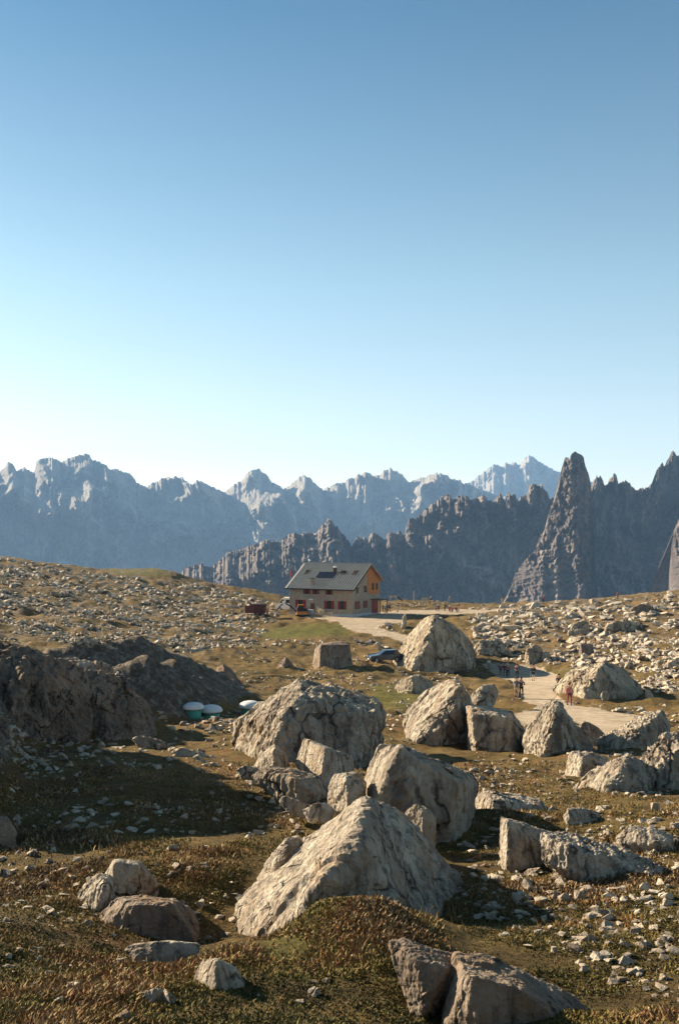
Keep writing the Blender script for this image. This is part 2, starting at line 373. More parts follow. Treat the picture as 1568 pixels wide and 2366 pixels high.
def heights(x, y, detail=True, parts=False):
    sh = x.shape; x = x.ravel().astype(float); y = y.ravel().astype(float)
    z = np.empty(len(x)); rock = np.zeros(len(x))
    dx = x - O0[0]; dy = y - O0[1]; r = np.hypot(dx, dy); rc = np.minimum(r, 292.0); s = rc / np.maximum(r, 1e-6)
    xc = O0[0] + dx * s; yc = O0[1] + dy * s
    for i in range(0, len(x), 60000):
        j = slice(i, i + 60000); a, l, rr = pol(xc[j], yc[j])
        k = tps((a[:, None] - ca) ** 2 + (l[:, None] - cl) ** 2)
        z[j] = (k @ sol[:n_] + sol[n_] + sol[n_ + 1] * a + sol[n_ + 2] * l) * rr ** .6
    for pts, slope, rk in ridges:
        best = np.full(len(x), -1e9)
        for p, q in zip(pts[:-1], pts[1:]):
            e = q[:2] - p[:2]; L = e @ e
            t = np.clip(((x - p[0]) * e[0] + (y - p[1]) * e[1]) / L, 0, 1)
            dd = np.hypot(x - p[0] - t * e[0], y - p[1] - t * e[1])
            dd = np.sqrt(dd * dd + .25) - .5
            best = np.maximum(best, p[2] + t * (q[2] - p[2]) - slope * dd)
        h = best - z; kk = .35
        rock = np.maximum(rock, sstep(-.2, .5, h))
        z = np.where(h > 4 * kk, best, z + kk * np.log1p(np.exp(np.clip(h / kk, -30, 30))))
    drop = np.clip(r - 285, 0, None)
    z = z - 385 * (1 - np.exp(-drop / 420)) - np.minimum(drop * .02, 60)
    u, v = proj(np.stack([x, y, z], -1)); front = y > 3
    path = np.full(len(x), -60.0); green = np.zeros(len(x))
    for poly, d0, d1 in ((PATH1, 140, 262), (PATH2, 40, 140)):
        m = front & (y > d0) & (y < d1) & (u > 600) & (u < 1600) & (v > 1380) & (v < 1760)
        if m.any(): path[m] = np.maximum(path[m], polydist(u[m], v[m], poly))
    pathf = sstep(-8, 8, path)
    for poly, d0, d1, amt in GREEN:
        m = front & (y > d0) & (y < d1)
        if m.any(): green[m] = np.maximum(green[m], amt * sstep(-14, 18, polydist(u[m], v[m], poly)))
    side = sstep(80, 160, r) * (sstep(700, 450, u) + sstep(980, 1150, u)) * front
    if detail:
        p3 = np.stack([x, y, 0 * x], -1)
        sm = 1 - .93 * pathf; sm = sm * (1 - .6 * green)
        z = z + sm * ((.14 + .20 * sstep(25, 60, r)) * fbm(p3 / 2.9, 3, 1) * sstep(1, 9, r) + .05 * fbm(p3 / .7, 3, 9) * sstep(0, 6, r))
        z = z + sm * sstep(30, 120, r) * (.40 * fbm(p3 / 7.0, 4, 21, .6)) * sstep(320, 270, r)
        z = z + sm * side * np.where(u < 700, 1.0, .7) * (.55 * np.abs(fbm(p3 / 5.0, 3, 33)) + .35 * fbm(p3 / 16., 2, 37)) * sstep(300, 262, r) * .9
        q3 = np.stack([x, y, z], -1)
        z = z + rock * np.clip(r / 40, .35, 1.0) * (.26 * ridged(q3 / 2.6, 3, 41, .5) - .1 + .15 * fbm(q3 / 5.5, 2, 48) + .10 * ridged(q3 / 1.1, 2, 52))
    if parts:
        return z.reshape(sh), pathf.reshape(sh), green.reshape(sh), np.maximum(rock, .50 * side).reshape(sh)
    return z.reshape(sh)
def tz(x, y): return float(heights(np.array([x]), np.array([y]))[0])

ang = np.concatenate([np.linspace(-180, -60, 26)[:-1], np.linspace(-60, -21, 60)[:-1], np.linspace(-21, 21, 410), np.linspace(21, 60, 60)[1:], np.linspace(60, 180, 26)[1:]])
rad = np.concatenate([np.geomspace(.5, 4.5, 24)[:-1], np.geomspace(4.5, 60, 300)[:-1], np.geomspace(60, 300, 200), np.geomspace(310, 11500, 34)])
AA, RR = np.meshgrid(np.radians(ang), rad, indexing='ij')
TX = O0[0] + RR * np.sin(AA); TY = O0[1] + RR * np.cos(AA)
TZ, TP, TG, TR = heights(TX, TY, parts=True)
na, nr = TX.shape
idx = np.arange(na * nr).reshape(na, nr)
quads = np.stack([idx[:-1, :-1], idx[1:, :-1], idx[1:, 1:], idx[:-1, 1:]], -1)
onpath = (TP[:-1, :-1] > .995) & (TP[1:, :-1] > .995) & (TP[1:, 1:] > .995) & (TP[:-1, 1:] > .995)
V = np.stack([TX, TY, TZ], -1).reshape(-1, 3)
ground = mesh_np('ground', V, [quads.reshape(-1, 4)], M['ground'], smooth=True, attrs={'path': TP.ravel(), 'green': TG.ravel(), 'rocky': TR.ravel()})
tag(ground, 'rough brown alpine turf falling away and rising to the plateau edge', kind='structure')
qp = quads[onpath]; used = np.unique(qp); remap = np.full(len(V), -1); remap[used] = np.arange(len(used))
pv = V[used].copy(); pv[:, 2] += .012
tag(mesh_np('gravel_path', pv, [remap[qp]], M['gravel'], smooth=True), 'pale gravel track and forecourt of the hut', kind='structure')

# lookup: photograph position -> ground point
UU = np.linspace(-700, 2300, 601); DD = np.geomspace(3.0, 285, 420)
uu, dd_ = np.meshgrid(UU, DD, indexing='ij')
xx = (uu - 784) / F * dd_; zz = heights(xx, dd_)
_, VV = proj(np.stack([xx, dd_, zz], -1))
VM = np.minimum.accumulate(VV, axis=1)
def ray(u, v):
    """first ground distance seen at (u, v)"""
    u = np.atleast_1d(np.asarray(u, float)); v = np.atleast_1d(np.asarray(v, float))
    i = np.clip(np.round((u - UU[0]) / (UU[1] - UU[0])).astype(int), 0, len(UU) - 1)
    row = VM[i]; j = (row > v[:, None]).sum(1)
    ok = (j > 0) & (j < len(DD)); j = np.clip(j, 1, len(DD) - 1)
    k = np.arange(len(u)); a = row[k, j - 1]; b = row[k, j]
    t = np.clip((a - v) / np.maximum(a - b, 1e-6), 0, 1)
    return DD[j - 1] * (1 - t) + DD[j] * t, ok
def ray1(u, v): return float(ray(u, v)[0][0])

# ------------------------------------------------------------ mountains
def crest_fn(pts):
    pts = sorted(pts); a = np.array(pts, float); return lambda u: np.interp(u, a[:, 0], a[:, 1])
Z1 = lambda l: [(x / 2.863, 1001.5 + y / 2.863) for x, y in l]
Z2 = lambda l: [(469.5 + x / 2.863, 1001.5 + y / 2.863) for x, y in l]
Z3 = lambda l: [(1017.2 + x / 2.846, 1001.5 + y / 2.846) for x, y in l]
A1 = [(-700, 1120), (-420, 1050), (-200, 1110), (-60, 1075)] + Z1([(0, 262), (30, 225), (55, 190), (85, 205), (112, 250), (140, 238), (165, 230), (225, 262), (236, 225), (245, 180), (280, 168), (320, 160), (360, 165), (405, 195), (445, 170), (480, 160), (510, 145), (545, 145), (575, 132), (590, 140), (610, 175), (650, 188), (690, 205), (735, 240), (755, 232), (800, 248), (860, 268), (905, 320), (970, 360), (1000, 330), (1030, 325), (1085, 292), (1140, 292), (1190, 283), (1230, 315), (1275, 340), (1298, 318), (1302, 305), (1310, 312), (1330, 318), (1380, 345), (1430, 365), (1470, 385), (1500, 375)]) + \
    Z2([(150, 385), (190, 350), (265, 300), (285, 270), (310, 250), (330, 240), (375, 240), (410, 265), (450, 320), (490, 340), (535, 368), (600, 325), (635, 290), (665, 282), (690, 288), (705, 300), (750, 345), (795, 378), (830, 355), (885, 330), (935, 325), (960, 300), (1005, 295), (1020, 268), (1040, 280), (1070, 258), (1100, 270), (1140, 285), (1165, 275), (1190, 245), (1215, 240), (1240, 230), (1280, 260), (1320, 280), (1365, 328), (1400, 305), (1440, 290), (1475, 290), (1500, 275), (1540, 262)]) + \
    Z3([(0, 265), (40, 272), (80, 305), (120, 310), (150, 328), (210, 345), (400, 420), (600, 440), (900, 460)]) + [(1500, 1190), (1900, 1200), (2300, 1150)]
A2 = Z3([(-100, 420), (100, 350), (210, 320), (240, 290), (270, 265), (310, 235), (350, 205), (385, 210), (410, 220), (425, 195), (460, 205), (490, 195), (520, 205), (545, 165), (590, 150), (610, 155), (630, 175), (660, 195), (690, 210), (740, 240), (780, 260), (860, 300), (990, 318), (1100, 370), (1300, 420)]) + [(1800, 1170)]
B = Z1([(1100, 1010), (1170, 960), (1195, 940), (1210, 905), (1250, 880), (1300, 870), (1340, 872)]) + \
    Z2([(40, 890), (70, 870), (100, 850), (160, 790), (250, 770), (330, 740), (385, 715), (430, 708), (500, 720), (530, 700), (560, 675), (600, 665), (650, 662), (690, 655), (740, 665), (760, 640), (800, 590), (825, 570), (860, 600), (900, 640), (940, 690), (980, 745), (1000, 720), (1020, 685), (1060, 690), (1090, 702), (1115, 655), (1160, 680), (1195, 705), (1215, 665), (1240, 650), (1290, 655), (1330, 670), (1345, 600), (1365, 555), (1395, 562), (1440, 530), (1480, 490), (1515, 470)]) + \
    Z3([(0, 420), (20, 412), (35, 405), (70, 420), (90, 440), (115, 415), (150, 410), (175, 420), (210, 440), (225, 430), (245, 435), (270, 405), (290, 410), (310, 435), (345, 465), (360, 430), (390, 400), (410, 430), (425, 440), (435, 392), (455, 405), (480, 395), (500, 430), (515, 450), (530, 415), (570, 410), (580, 340), (610, 330), (640, 350), (660, 340), (690, 380), (720, 430), (740, 440), (770, 470), (850, 470), (960, 420), (990, 350), (1005, 310), (1025, 285), (1035, 300), (1045, 275), (1060, 300), (1080, 345), (1110, 310), (1130, 285), (1140, 268), (1155, 290), (1170, 330), (1195, 310), (1205, 325), (1218, 305), (1240, 330), (1270, 370), (1290, 375), (1320, 358), (1355, 365), (1395, 320), (1420, 240), (1440, 215), (1455, 185), (1470, 210), (1485, 180), (1500, 170), (1510, 130), (1530, 112), (1550, 150), (1568, 140)]) + \
    [(1580, 1060), (1620, 1090), (1660, 1050), (1720, 1120), (1800, 1080), (1900, 1160), (2050, 1130), (2300, 1260)]
B1 = Z3([(380, 1180), (400, 1130), (450, 1040), (490, 920), (520, 880), (560, 830), (590, 800), (620, 770), (650, 680), (700, 610), (708, 540), (722, 485), (750, 440), (772, 370), (780, 330), (795, 230), (815, 160), (838, 158), (848, 175), (852, 148), (870, 130), (890, 122), (905, 130), (925, 148), (940, 160), (944, 190), (950, 215), (970, 260), (985, 330), (994, 400), (1004, 600), (1020, 900), (1040, 1200)])
B2 = [(1530, 1400), (1541, 1365), (1545, 1300), (1552, 1240), (1560, 1215), (1568, 1198), (1590, 1170), (1640, 1110), (1700, 1090), (1760, 1180), (1850, 1400)]
def mountain(name, label, pts, d, vbase, m, u0, u1, du, rows, lean, gain, ribs, lam, seed, jag, lean_low=None, rib_low=1.0, gfade=120., smooth_w=60, skew=0.0, uc=784, vst=3.0, isoa=.5, ledge=.5, skt=0.0, aretes=None):
    u = np.arange(u0, u1 + du, du); cf = crest_fn(pts)
    cst = cf(u); mpp = d / F
    cst = cst + jag * (fbm(np.stack([u / 8., 0 * u, 0 * u + seed], -1), 4, seed, .65) - .5 * ridged(np.stack([u / 12., 0 * u, 0 * u + seed], -1), 3, seed + 5, .6) + .3) * np.clip((vbase - cst) / 40, 0, 1)
    sm = np.array([np.mean(cf(np.linspace(a - smooth_w, a + smooth_w, 15))) for a in u])
    t = np.linspace(0, 1, rows) ** 1.25
    U, T = np.meshgrid(u, t, indexing='ij'); C = cst[:, None]; Vv = C + T * (vbase - C)
    below = (Vv - C) * mpp; vdown = Vv - C
    ll = lean if lean_low is None else lean_low
    hfrac = sstep(0, 1, T)
    prot = below * (lean * (1 - hfrac) + ll * hfrac)
    prot = prot + gain * (sm[:, None] - C) * mpp * np.exp(-vdown / gfade)
    if aretes:
        vt = cst.min(); best_ = None
        for line, kL, kR, off, voff in aretes:
            la = np.array(line, float); ua = np.interp(Vv, la[:, 0], la[:, 1]) + 3.5 * fbm(np.stack([Vv.ravel() / 30, 0 * Vv.ravel(), 0 * Vv.ravel() + seed], -1), 3, seed + 7).reshape(U.shape)
            a_ = (lean * (Vv - vt) + off + voff * np.maximum(0, Vv - la[0, 0]) - kL * np.maximum(0, ua - U) - kR * np.maximum(0, U - ua)) * mpp
            best_ = a_ if best_ is None else np.maximum(best_, a_)
        prot = best_
    q = np.stack([U.ravel() / lam, Vv.ravel() / (lam * vst), 0 * U.ravel()], -1)
    w = fbm(q * .8, 3, seed + 60)[:, None] * .8
    q = q + w * np.array([[1, .4, 0]])
    rb = ridged(q, 5, seed, .52) + .5 * fbm(q * np.array([[.35, .6, 1]]), 2, seed + 90) * 2
    # patches where the ribs stand out more
    pt = sstep(-.35, .5, fbm(np.stack([U.ravel() / 150, Vv.ravel() / 90, 0 * U.ravel()], -1), 2, seed + 120))
    amp = ribs * lam * mpp * ((1 - hfrac) + rib_low * hfrac) * (.35 + 1.0 * pt.reshape(U.shape))
    prot = prot + rb.reshape(U.shape) * amp * sstep(-.05, .06, T)
    iso = fbm(np.stack([U.ravel() / (lam * .45), Vv.ravel() / (lam * .6), 0 * U.ravel()], -1), 4, seed + 33, .6).reshape(U.shape)
    prot = prot + iso * amp * isoa + ledge * lam * mpp * .30 * fbm(np.stack([U.ravel() / (lam * 2.2), Vv.ravel() / (lam * .28) + U.ravel() / (lam * 1.5), 0 * U.ravel()], -1), 3, seed + 44).reshape(U.shape) - skew * (U - uc) * mpp * (1 - skt + skt * sstep(0, .35, T))
    pos = P(U, Vv, d - prot)
    # back slope
    bt = np.linspace(0, 1, 8)[1:]
    Ub, Tb = np.meshgrid(u, bt, indexing='ij')
    y0 = (d - prot[:, :1]); Hh = pos[:, :1, 2] - P(U[:, :1], np.full_like(U[:, :1], vbase), d)[..., 2]
    back = np.stack([pos[:, :1, 0] + 0 * Tb, y0 + Tb * Hh * 1.3, pos[:, :1, 2] - Tb * Hh], -1)
    full = np.concatenate([back[:, ::-1], pos], 1); nu, nt = full.shape[:2]
    ix = np.arange(nu * nt).reshape(nu, nt)
    qd = np.stack([ix[:-1, :-1], ix[:-1, 1:], ix[1:, 1:], ix[1:, :-1]], -1).reshape(-1, 4)
    o = mesh_np(name, full.reshape(-1, 3), [qd], m)
    return tag(o, label, kind='structure')
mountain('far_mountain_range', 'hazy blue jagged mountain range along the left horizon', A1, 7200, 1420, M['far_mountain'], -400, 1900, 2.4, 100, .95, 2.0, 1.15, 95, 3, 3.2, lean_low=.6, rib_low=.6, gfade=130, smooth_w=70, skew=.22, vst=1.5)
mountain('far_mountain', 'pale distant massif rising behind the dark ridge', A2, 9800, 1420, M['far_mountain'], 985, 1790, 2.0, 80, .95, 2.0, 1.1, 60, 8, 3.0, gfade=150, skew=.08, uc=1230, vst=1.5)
mountain('rocky_ridge', 'dark ridge of jagged pinnacles behind the hut', B, 2600, 1480, M['dark_mountain'], 400, 2000, 1.8, 110, .5, 6.5, 1.0, 52, 14, 4.6, lean_low=.35, rib_low=.4, gfade=62, smooth_w=26, skew=.55, uc=1100, vst=1.1, isoa=1.2, ledge=.6, skt=1.0)
mountain('rock_spire', 'tallest dark rock tower with a sunlit left face', B1, 1900, 1480, M['dark_mountain'], 1151, 1430, 1.2, 160, .42, 0, .40, 30, 25, 2.6, rib_low=1.3, skew=0, uc=1320, vst=1.5, isoa=1.0, ledge=.8,
         aretes=[([(1045, 1318), (1160, 1316), (1250, 1326), (1330, 1338), (1480, 1346)], 1.0, .9, 0, 0), ([(1255, 1262), (1330, 1252), (1480, 1246)], 1.2, .9, -62, .42), ([(1150, 1287), (1300, 1284), (1480, 1290)], 1.1, .8, -36, .1)])
mountain('rock_buttress', 'sunlit rock buttress cut off by the right edge', B2, 1700, 1480, M['dark_mountain'], 1531, 1850, 1.4, 110, .5, 1.5, .45, 35, 29, 3.0, gfade=300, smooth_w=110, skew=-.15, uc=1560, vst=2.0)

# ------------------------------------------------------------ boulders
DG = bpy.context.evaluated_depsgraph_get
def hull_mesh(pts):
    bm = bmesh.new()
    for p in pts: bm.verts.new(p)
    r = bmesh.ops.convex_hull(bm, input=bm.verts[:])
    bmesh.ops.delete(bm, geom=[g for g in r['geom_interior'] if isinstance(g, bmesh.types.BMVert)], context='VERTS')
    return bm
def remesh(bms, voxel):
    me = bpy.data.meshes.new('tmp')
    bmj = bmesh.new()
    for b in bms:
        t = bpy.data.meshes.new('t'); b.to_mesh(t); bmj.from_mesh(t); bpy.data.meshes.remove(t); b.free()
    bmesh.ops.recalc_face_normals(bmj, faces=bmj.faces[:])
    bmj.to_mesh(me); bmj.free()
    o = bpy.data.objects.new('tmp', me); COL.objects.link(o)
    md = o.modifiers.new('r', 'REMESH'); md.mode = 'VOXEL'; md.voxel_size = voxel; md.adaptivity = 0
    ev = o.evaluated_get(DG()); out = bpy.data.meshes.new_from_object(ev)
    bpy.data.objects.remove(o); bpy.data.meshes.remove(me)
    return out
nseed = [100]
def boulder(label, sil, face=(), d=None, base=None, thick=1.0, rough=1.0, strata=(0, 0, 1), run=.5, m='rock_mid', px=3.2, group=None, name='boulder', dd_sil=.3, extra=None, cat='boulder', sink=.25, turn=.4):
    """sil: outline (u, v[, dd]); face: points nearer than the outline (u, v, dd) dd in units of the boulder's width"""
    us = [p[0] for p in sil]; vs = [p[1] for p in sil]
    if d is None:
        b = base or (sum(us) / len(us), max(vs)); d = ray1(*b)
    print('DD %-60s given %.1f ray %.1f' % (label[:60], d, ray1(*(base or (sum(us) / len(us), max(vs)))))); wpx = max(us) - min(us); w = wpx / F * d; hgt = (max(vs) - min(vs)) / F * d; sz = math.sqrt(w * max(hgt, .3 * w))
    cu = sum(us) / len(us); cv = sum(vs) / len(vs)
    pts = []
    for p in sil:
        dd = ((p[2] if len(p) > 2 else dd_sil) + turn * max(0, p[0] - cu) / (wpx / 2)) * sz
        pts.append(P(p[0], p[1], d + dd))
        pts.append(P(cu + (p[0] - cu) * .8, cv + (p[1] - cv) * .82, d + dd + thick * sz))
    for p in face: pts.append(P(p[0], p[1], d + p[2] * sz))
    vb = max(vs)
    low = []
    for p in list(sil) + list(face):
        if p[1] > vb - .3 * (vb - min(vs)):
            dd = ((p[2] if len(p) > 2 else dd_sil) + turn * max(0, p[0] - cu) / (wpx / 2)) * sz
            q = P(p[0], p[1], d + dd); low.append((q[0], q[1], q[2] - sink * sz))
    bms = [hull_mesh(pts + low)]
    for e in (extra or []):
        bms.append(hull_mesh([P(p[0], p[1], d + p[2] * sz) for p in e]))
    vox = max(px * 1.35 * d / F, sz / 62)
    me = remesh(bms, vox)
    n = len(me.vertices); co = np.empty(n * 3, np.float32); me.vertices.foreach_get('co', co); co = co.reshape(-1, 3).astype(float)
    no = np.empty(n * 3, np.float32); me.vertex_normals.foreach_get('vector', no); no = no.reshape(-1, 3).astype(float)
    nseed[0] += 7; sd = nseed[0] * 1.37
    c = co.mean(0); q = (co - c) / sz
    ax = np.array(strata, float); ax /= np.linalg.norm(ax)
    al = (q @ ax)[:, None] * ax
    qa = (q - al) + al * .22                 # stretched along the axis: runnels
    qb = (q - al) * .3 + al                  # layered across the axis
    disp = .020 * fbm(q * 2.2, 2, sd) + .027 * run * (ridged(qa * 7.5, 3, sd + 3, .6) - .6) + .008 * ridged(qb * 8, 2, sd + 5)
    # chipped facets
    cell = fbm(np.round(q * 3.2 + .35 * fbm(q * 3, 2, sd + 8)[:, None]) * 1.7, 1, sd + 9)
    disp += .010 * cell + .007 * fbm(q * 16, 3, sd + 12, .65)
    for ns_, am_, gr_ in ((14, .030, .020), (80, .009, .007)):
        r_ = np.random.default_rng(int(sd) + ns_); seeds = r_.uniform(q.min(0), q.max(0), (ns_, 3)); offs = r_.uniform(-1, 1, ns_); f1 = np.full(len(q), 9.); f2 = f1.copy(); ci = np.zeros(len(q), int)
        qq = q + .05 * np.stack([fbm(q * 4, 2, sd + 70), fbm(q * 4, 2, sd + 75), fbm(q * 4, 2, sd + 80)], -1)
        for k_ in range(ns_):
            dd_k = (qq - seeds[k_]); ak = dd_k @ ax; dk = np.sqrt(np.maximum((dd_k ** 2).sum(1) - .6 * ak * ak, 0))
            m_ = dk < f1; f2 = np.where(m_, f1, np.minimum(f2, dk)); f1 = np.where(m_, dk, f1); ci[m_] = k_
        disp += am_ * offs[ci] * sstep(0, .035, f2 - f1) - gr_ * (1 - sstep(0, .03, f2 - f1))
    co = co + no * (disp * sz * rough)[:, None]
    org = np.array([c[0], c[1], co[:, 2].min()])
    me.vertices.foreach_set('co', (co - org).astype(np.float32).ravel()); me.update()
    me.polygons.foreach_set('use_smooth', np.zeros(len(me.polygons), bool))
    me.materials.clear(); me.materials.append(M[m]); me.name = name
    o = bpy.data.objects.new(name, me); link(o); o.location = org
    tag(o, label, cat, group)
    o['_d'] = d
    BOULD.append((min(us), max(us), min(vs), max(vs), d))
    return o
BOULD = []
UPL = (-.75, .1, -.65)
# centre foreground
boulder('large sloping pale boulder in the centre foreground behind the grassy mound',
        [(488, 2112, .75), (530, 2070, .8), (640, 1985, .75), (720, 1925, .62), (800, 1872, .38), (845, 1848, .12), (885, 1860, .3), (960, 1905, .5), (1000, 1945, .45), (1045, 2015, .35), (1078, 2085, .25), (1092, 2130, .2), (545, 2165, .35)],
        [(838, 1900, -.18), (826, 1968, -.42), (765, 2012, -.55), (722, 2062, -.62), (620, 2170, -.45), (700, 2150, -.62), (960, 2150, -.25), (790, 2160, -.5)],
        d=10.4, m='rock_near', px=3.2, strata=UPL, run=.7, rough=.75, thick=.8)
boulder('flat-topped dark rock at the bottom edge left of the widest dark one', [(898, 2176, .5), (930, 2168, .6), (990, 2188, .6), (1048, 2208, .5), (1058, 2240, .3), (1040, 2300, .2), (960, 2320, .1), (915, 2240, .3)],
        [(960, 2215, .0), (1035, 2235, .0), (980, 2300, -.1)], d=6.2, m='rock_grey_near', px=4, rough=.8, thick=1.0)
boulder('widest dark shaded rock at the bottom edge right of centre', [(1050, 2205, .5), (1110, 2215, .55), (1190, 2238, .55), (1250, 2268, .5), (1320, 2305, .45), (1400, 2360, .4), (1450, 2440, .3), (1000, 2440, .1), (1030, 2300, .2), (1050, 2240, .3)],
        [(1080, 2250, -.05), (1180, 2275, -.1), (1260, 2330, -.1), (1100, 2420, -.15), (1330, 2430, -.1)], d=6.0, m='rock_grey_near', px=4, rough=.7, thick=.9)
boulder('big dark block leaning behind the centre foreground boulder', [(862, 1765, .9), (880, 1727, .85), (930, 1722, .3), (985, 1752, .5), (1085, 1790, .5), (1103, 1815, .45), (1088, 1900, .3), (1062, 1935, .2), (1000, 1950, .1), (945, 1900, .3), (845, 1850, .7), (842, 1810, .9)],
        [(925, 1735, -.1), (890, 1800, -.2), (868, 1852, -.25), (1060, 1810, .05), (1040, 1900, -.15), (960, 1880, -.3)], d=15.5, m='rock_mid', strata=(.2, .2, 1), run=.6, rough=.75)
boulder('rounded bright white rock between the centre boulder and the dark block', [(757, 1818, .7), (770, 1786, .6), (826, 1782, .5), (846, 1808, .4), (842, 1850, .3), (800, 1868, .3), (762, 1855, .6)],
        [(800, 1800, -.1), (838, 1825, -.15), (800, 1850, -.2)], d=15.3, m='rock_near', rough=.8)
boulder('largest broad boulder with a streaked left flank near the white-lidged tanks'.replace('lidged', 'lidded'), [(540, 1712, .75), (546, 1668, .8), (600, 1640, .8), (650, 1602, .7), (690, 1566, .55), (760, 1590, .6), (870, 1622, .6), (886, 1650, .45), (872, 1740, .3), (855, 1800, .2), (700, 1800, .1), (575, 1745, .35)],
        [(700, 1606, .02), (655, 1655, -.12), (632, 1760, -.2), (862, 1655, .05), (820, 1790, -.15), (680, 1780, -.2)], d=31, m='rock_mid', px=2.8, strata=(-.55, .3, -.78), run=1.2, rough=.7, thick=.8)
boulder('white cut-faced block leaning on the broad boulder, dark on its right side', [(683, 1766, .7), (703, 1705, .7), (755, 1726, .35), (812, 1750, .5), (818, 1792, .4), (755, 1830, .1), (720, 1800, .4)],
        [(752, 1730, -.05), (741, 1802, -.25), (735, 1815, -.25)], d=23, m='rock_near', rough=.5, run=.5)
boulder('pale triangular rock left of the white cut-faced block', [(583, 1773, .7), (610, 1742, .7), (635, 1720, .5), (660, 1742, .4), (670, 1768, .3), (650, 1795, .2), (600, 1795, .4)],
        [(635, 1728, .05), (632, 1785, -.15)], d=23.5, m='rock_near', rough=.8)
boulder('dark rounded rock below the white cut-faced block', [(575, 1795, .6), (600, 1772, .6), (670, 1776, .6), (738, 1792, .5), (757, 1830, .4), (745, 1862, .3), (700, 1866, .2), (650, 1835, .3)],
        [(680, 1800, -.05), (720, 1830, -.1), (690, 1850, -.1)], d=20, m='rock_mid', rough=.9)
boulder('low pale slab at the left foot of the dark rounded rock', [(545, 1778, .4), (570, 1768, .4), (600, 1775, .4), (600, 1795, .2), (560, 1792, .2)], d=21.5, m='rock_near')
boulder('lone pale knob above the shaded hollow left of centre', [(645, 1850, .4), (655, 1840, .4), (690, 1850, .4), (722, 1865, .4), (720, 1880, .1), (670, 1872, .2)], d=16.5, m='rock_near')
boulder('knobbly white stone against the left shoulder of the centre boulder', [(700, 1872, .5), (725, 1855, .5), (760, 1858, .4), (775, 1875, .3), (760, 1890, .1), (715, 1888, .2)], d=13, m='rock_near', rough=1.3)
boulder('jagged upper fin of stone on the edge of the centre boulder', [(610, 2000, .5), (640, 1960, .5), (665, 1935, .5), (692, 1932, .4), (698, 1950, .3), (660, 1985, .1), (630, 2008, .1)], d=11.2, m='rock_near', rough=1.4, px=4)
boulder('upright ribbed rock at the foot of the big dark block', [(935, 1880, .6), (960, 1860, .6), (985, 1865, .5), (1005, 1885, .4), (1003, 1945, .2), (965, 1925, .2)], [(975, 1875, 0), (980, 1930, -.15)], d=13.5, m='rock_mid', strata=(0, 0, 1), run=1.4)
# tall boulder and the middle ground
boulder('tall white-faced boulder rising beside the parked car', [(903, 1538, .85), (925, 1500, .85), (950, 1462, .8), (985, 1425, .55), (1003, 1420, .35), (1050, 1450, .45), (1080, 1480, .45), (1096, 1512, .4), (1095, 1545, .3), (1000, 1548, .05), (945, 1540, .3)],
        [(1004, 1428, -.02), (1000, 1470, -.15), (982, 1505, -.25), (952, 1540, -.28), (1070, 1530, .1)], d=123.5, m='rock_far', px=2.2, strata=(-.6, .2, -.75), run=1.0, rough=.7)
boulder('squared dark block with a thin lit left edge standing in the basin', [(722, 1538, .7), (728, 1500, .7), (740, 1487, .6), (790, 1480, .6), (808, 1486, .5), (816, 1543, .4)],
        [(740, 1490, -.25), (738, 1546, -.35), (806, 1490, .35), (814, 1546, .3)], d=118, m='rock_grey', px=2.2, rough=.45, run=.2)
boulder('rounded white-faced boulder with a dark crack left of the flat dark slab', [(933, 1672, .85), (945, 1640, .85), (985, 1600, .8), (1030, 1575, .5), (1055, 1572, .4), (1076, 1600, .4), (1105, 1680, .3), (1110, 1738, .2), (1000, 1720, .1), (948, 1700, .5)],
        [(1062, 1590, -.05), (1050, 1640, -.2), (1010, 1690, -.3), (960, 1712, -.25), (1080, 1730, -.05)], d=42, m='rock_mid', px=2.6, strata=(-.6, .2, -.75), run=.8, rough=.7)
boulder('flat-topped dark slab leaning right of the cracked white boulder', [(1078, 1632, .5), (1120, 1632, .6), (1180, 1645, .6), (1202, 1690, .4), (1250, 1745, .3), (1085, 1745, .2)],
        [(1090, 1650, .1), (1170, 1660, .1), (1180, 1735, -.05), (1100, 1740, -.05)], d=40, m='rock_mid', px=2.6, rough=.7)
boulder('peaked pale boulder beside the bend of the gravel track', [(1210, 1712, .8), (1222, 1680, .8), (1250, 1650, .75), (1275, 1622, .4), (1293, 1624, .35), (1330, 1680, .4), (1372, 1742, .3), (1300, 1750, .1), (1222, 1722, .5)],
        [(1286, 1632, 0), (1276, 1680, -.15), (1256, 1738, -.25), (1330, 1740, 0)], d=37, m='rock_mid', px=2.6, strata=(-.4, .2, -.8), run=1.2, rough=.9)
boulder('small boulder on the right shoulder of the peaked pale one', [(1330, 1690, .4), (1350, 1665, .5), (1378, 1680, .5), (1400, 1705, .4), (1385, 1730, .1), (1345, 1720, .1)], d=42, m='rock_mid', rough=1.1)
boulder('long wedge-topped boulder at the lower end of the track', [(1383, 1712, .7), (1420, 1697, .7), (1490, 1657, .6), (1528, 1645, .5), (1546, 1680, .4), (1542, 1735, .3), (1385, 1738, .3)],
        [(1420, 1712, .0), (1500, 1670, .05), (1430, 1738, -.15), (1520, 1735, -.05)], d=38, m='rock_mid', px=2.6, strata=(0, 0, 1), run=1.2)
boulder('bright chunky white rock in front of the wedge-topped boulder', [(1303, 1792, .7), (1308, 1762, .7), (1318, 1736, .6), (1370, 1740, .5), (1402, 1752, .5), (1396, 1790, .3), (1345, 1802, .1)],
        [(1345, 1752, 0), (1338, 1795, -.2), (1390, 1775, .05)], d=27.5, m='rock_near', rough=1.1)
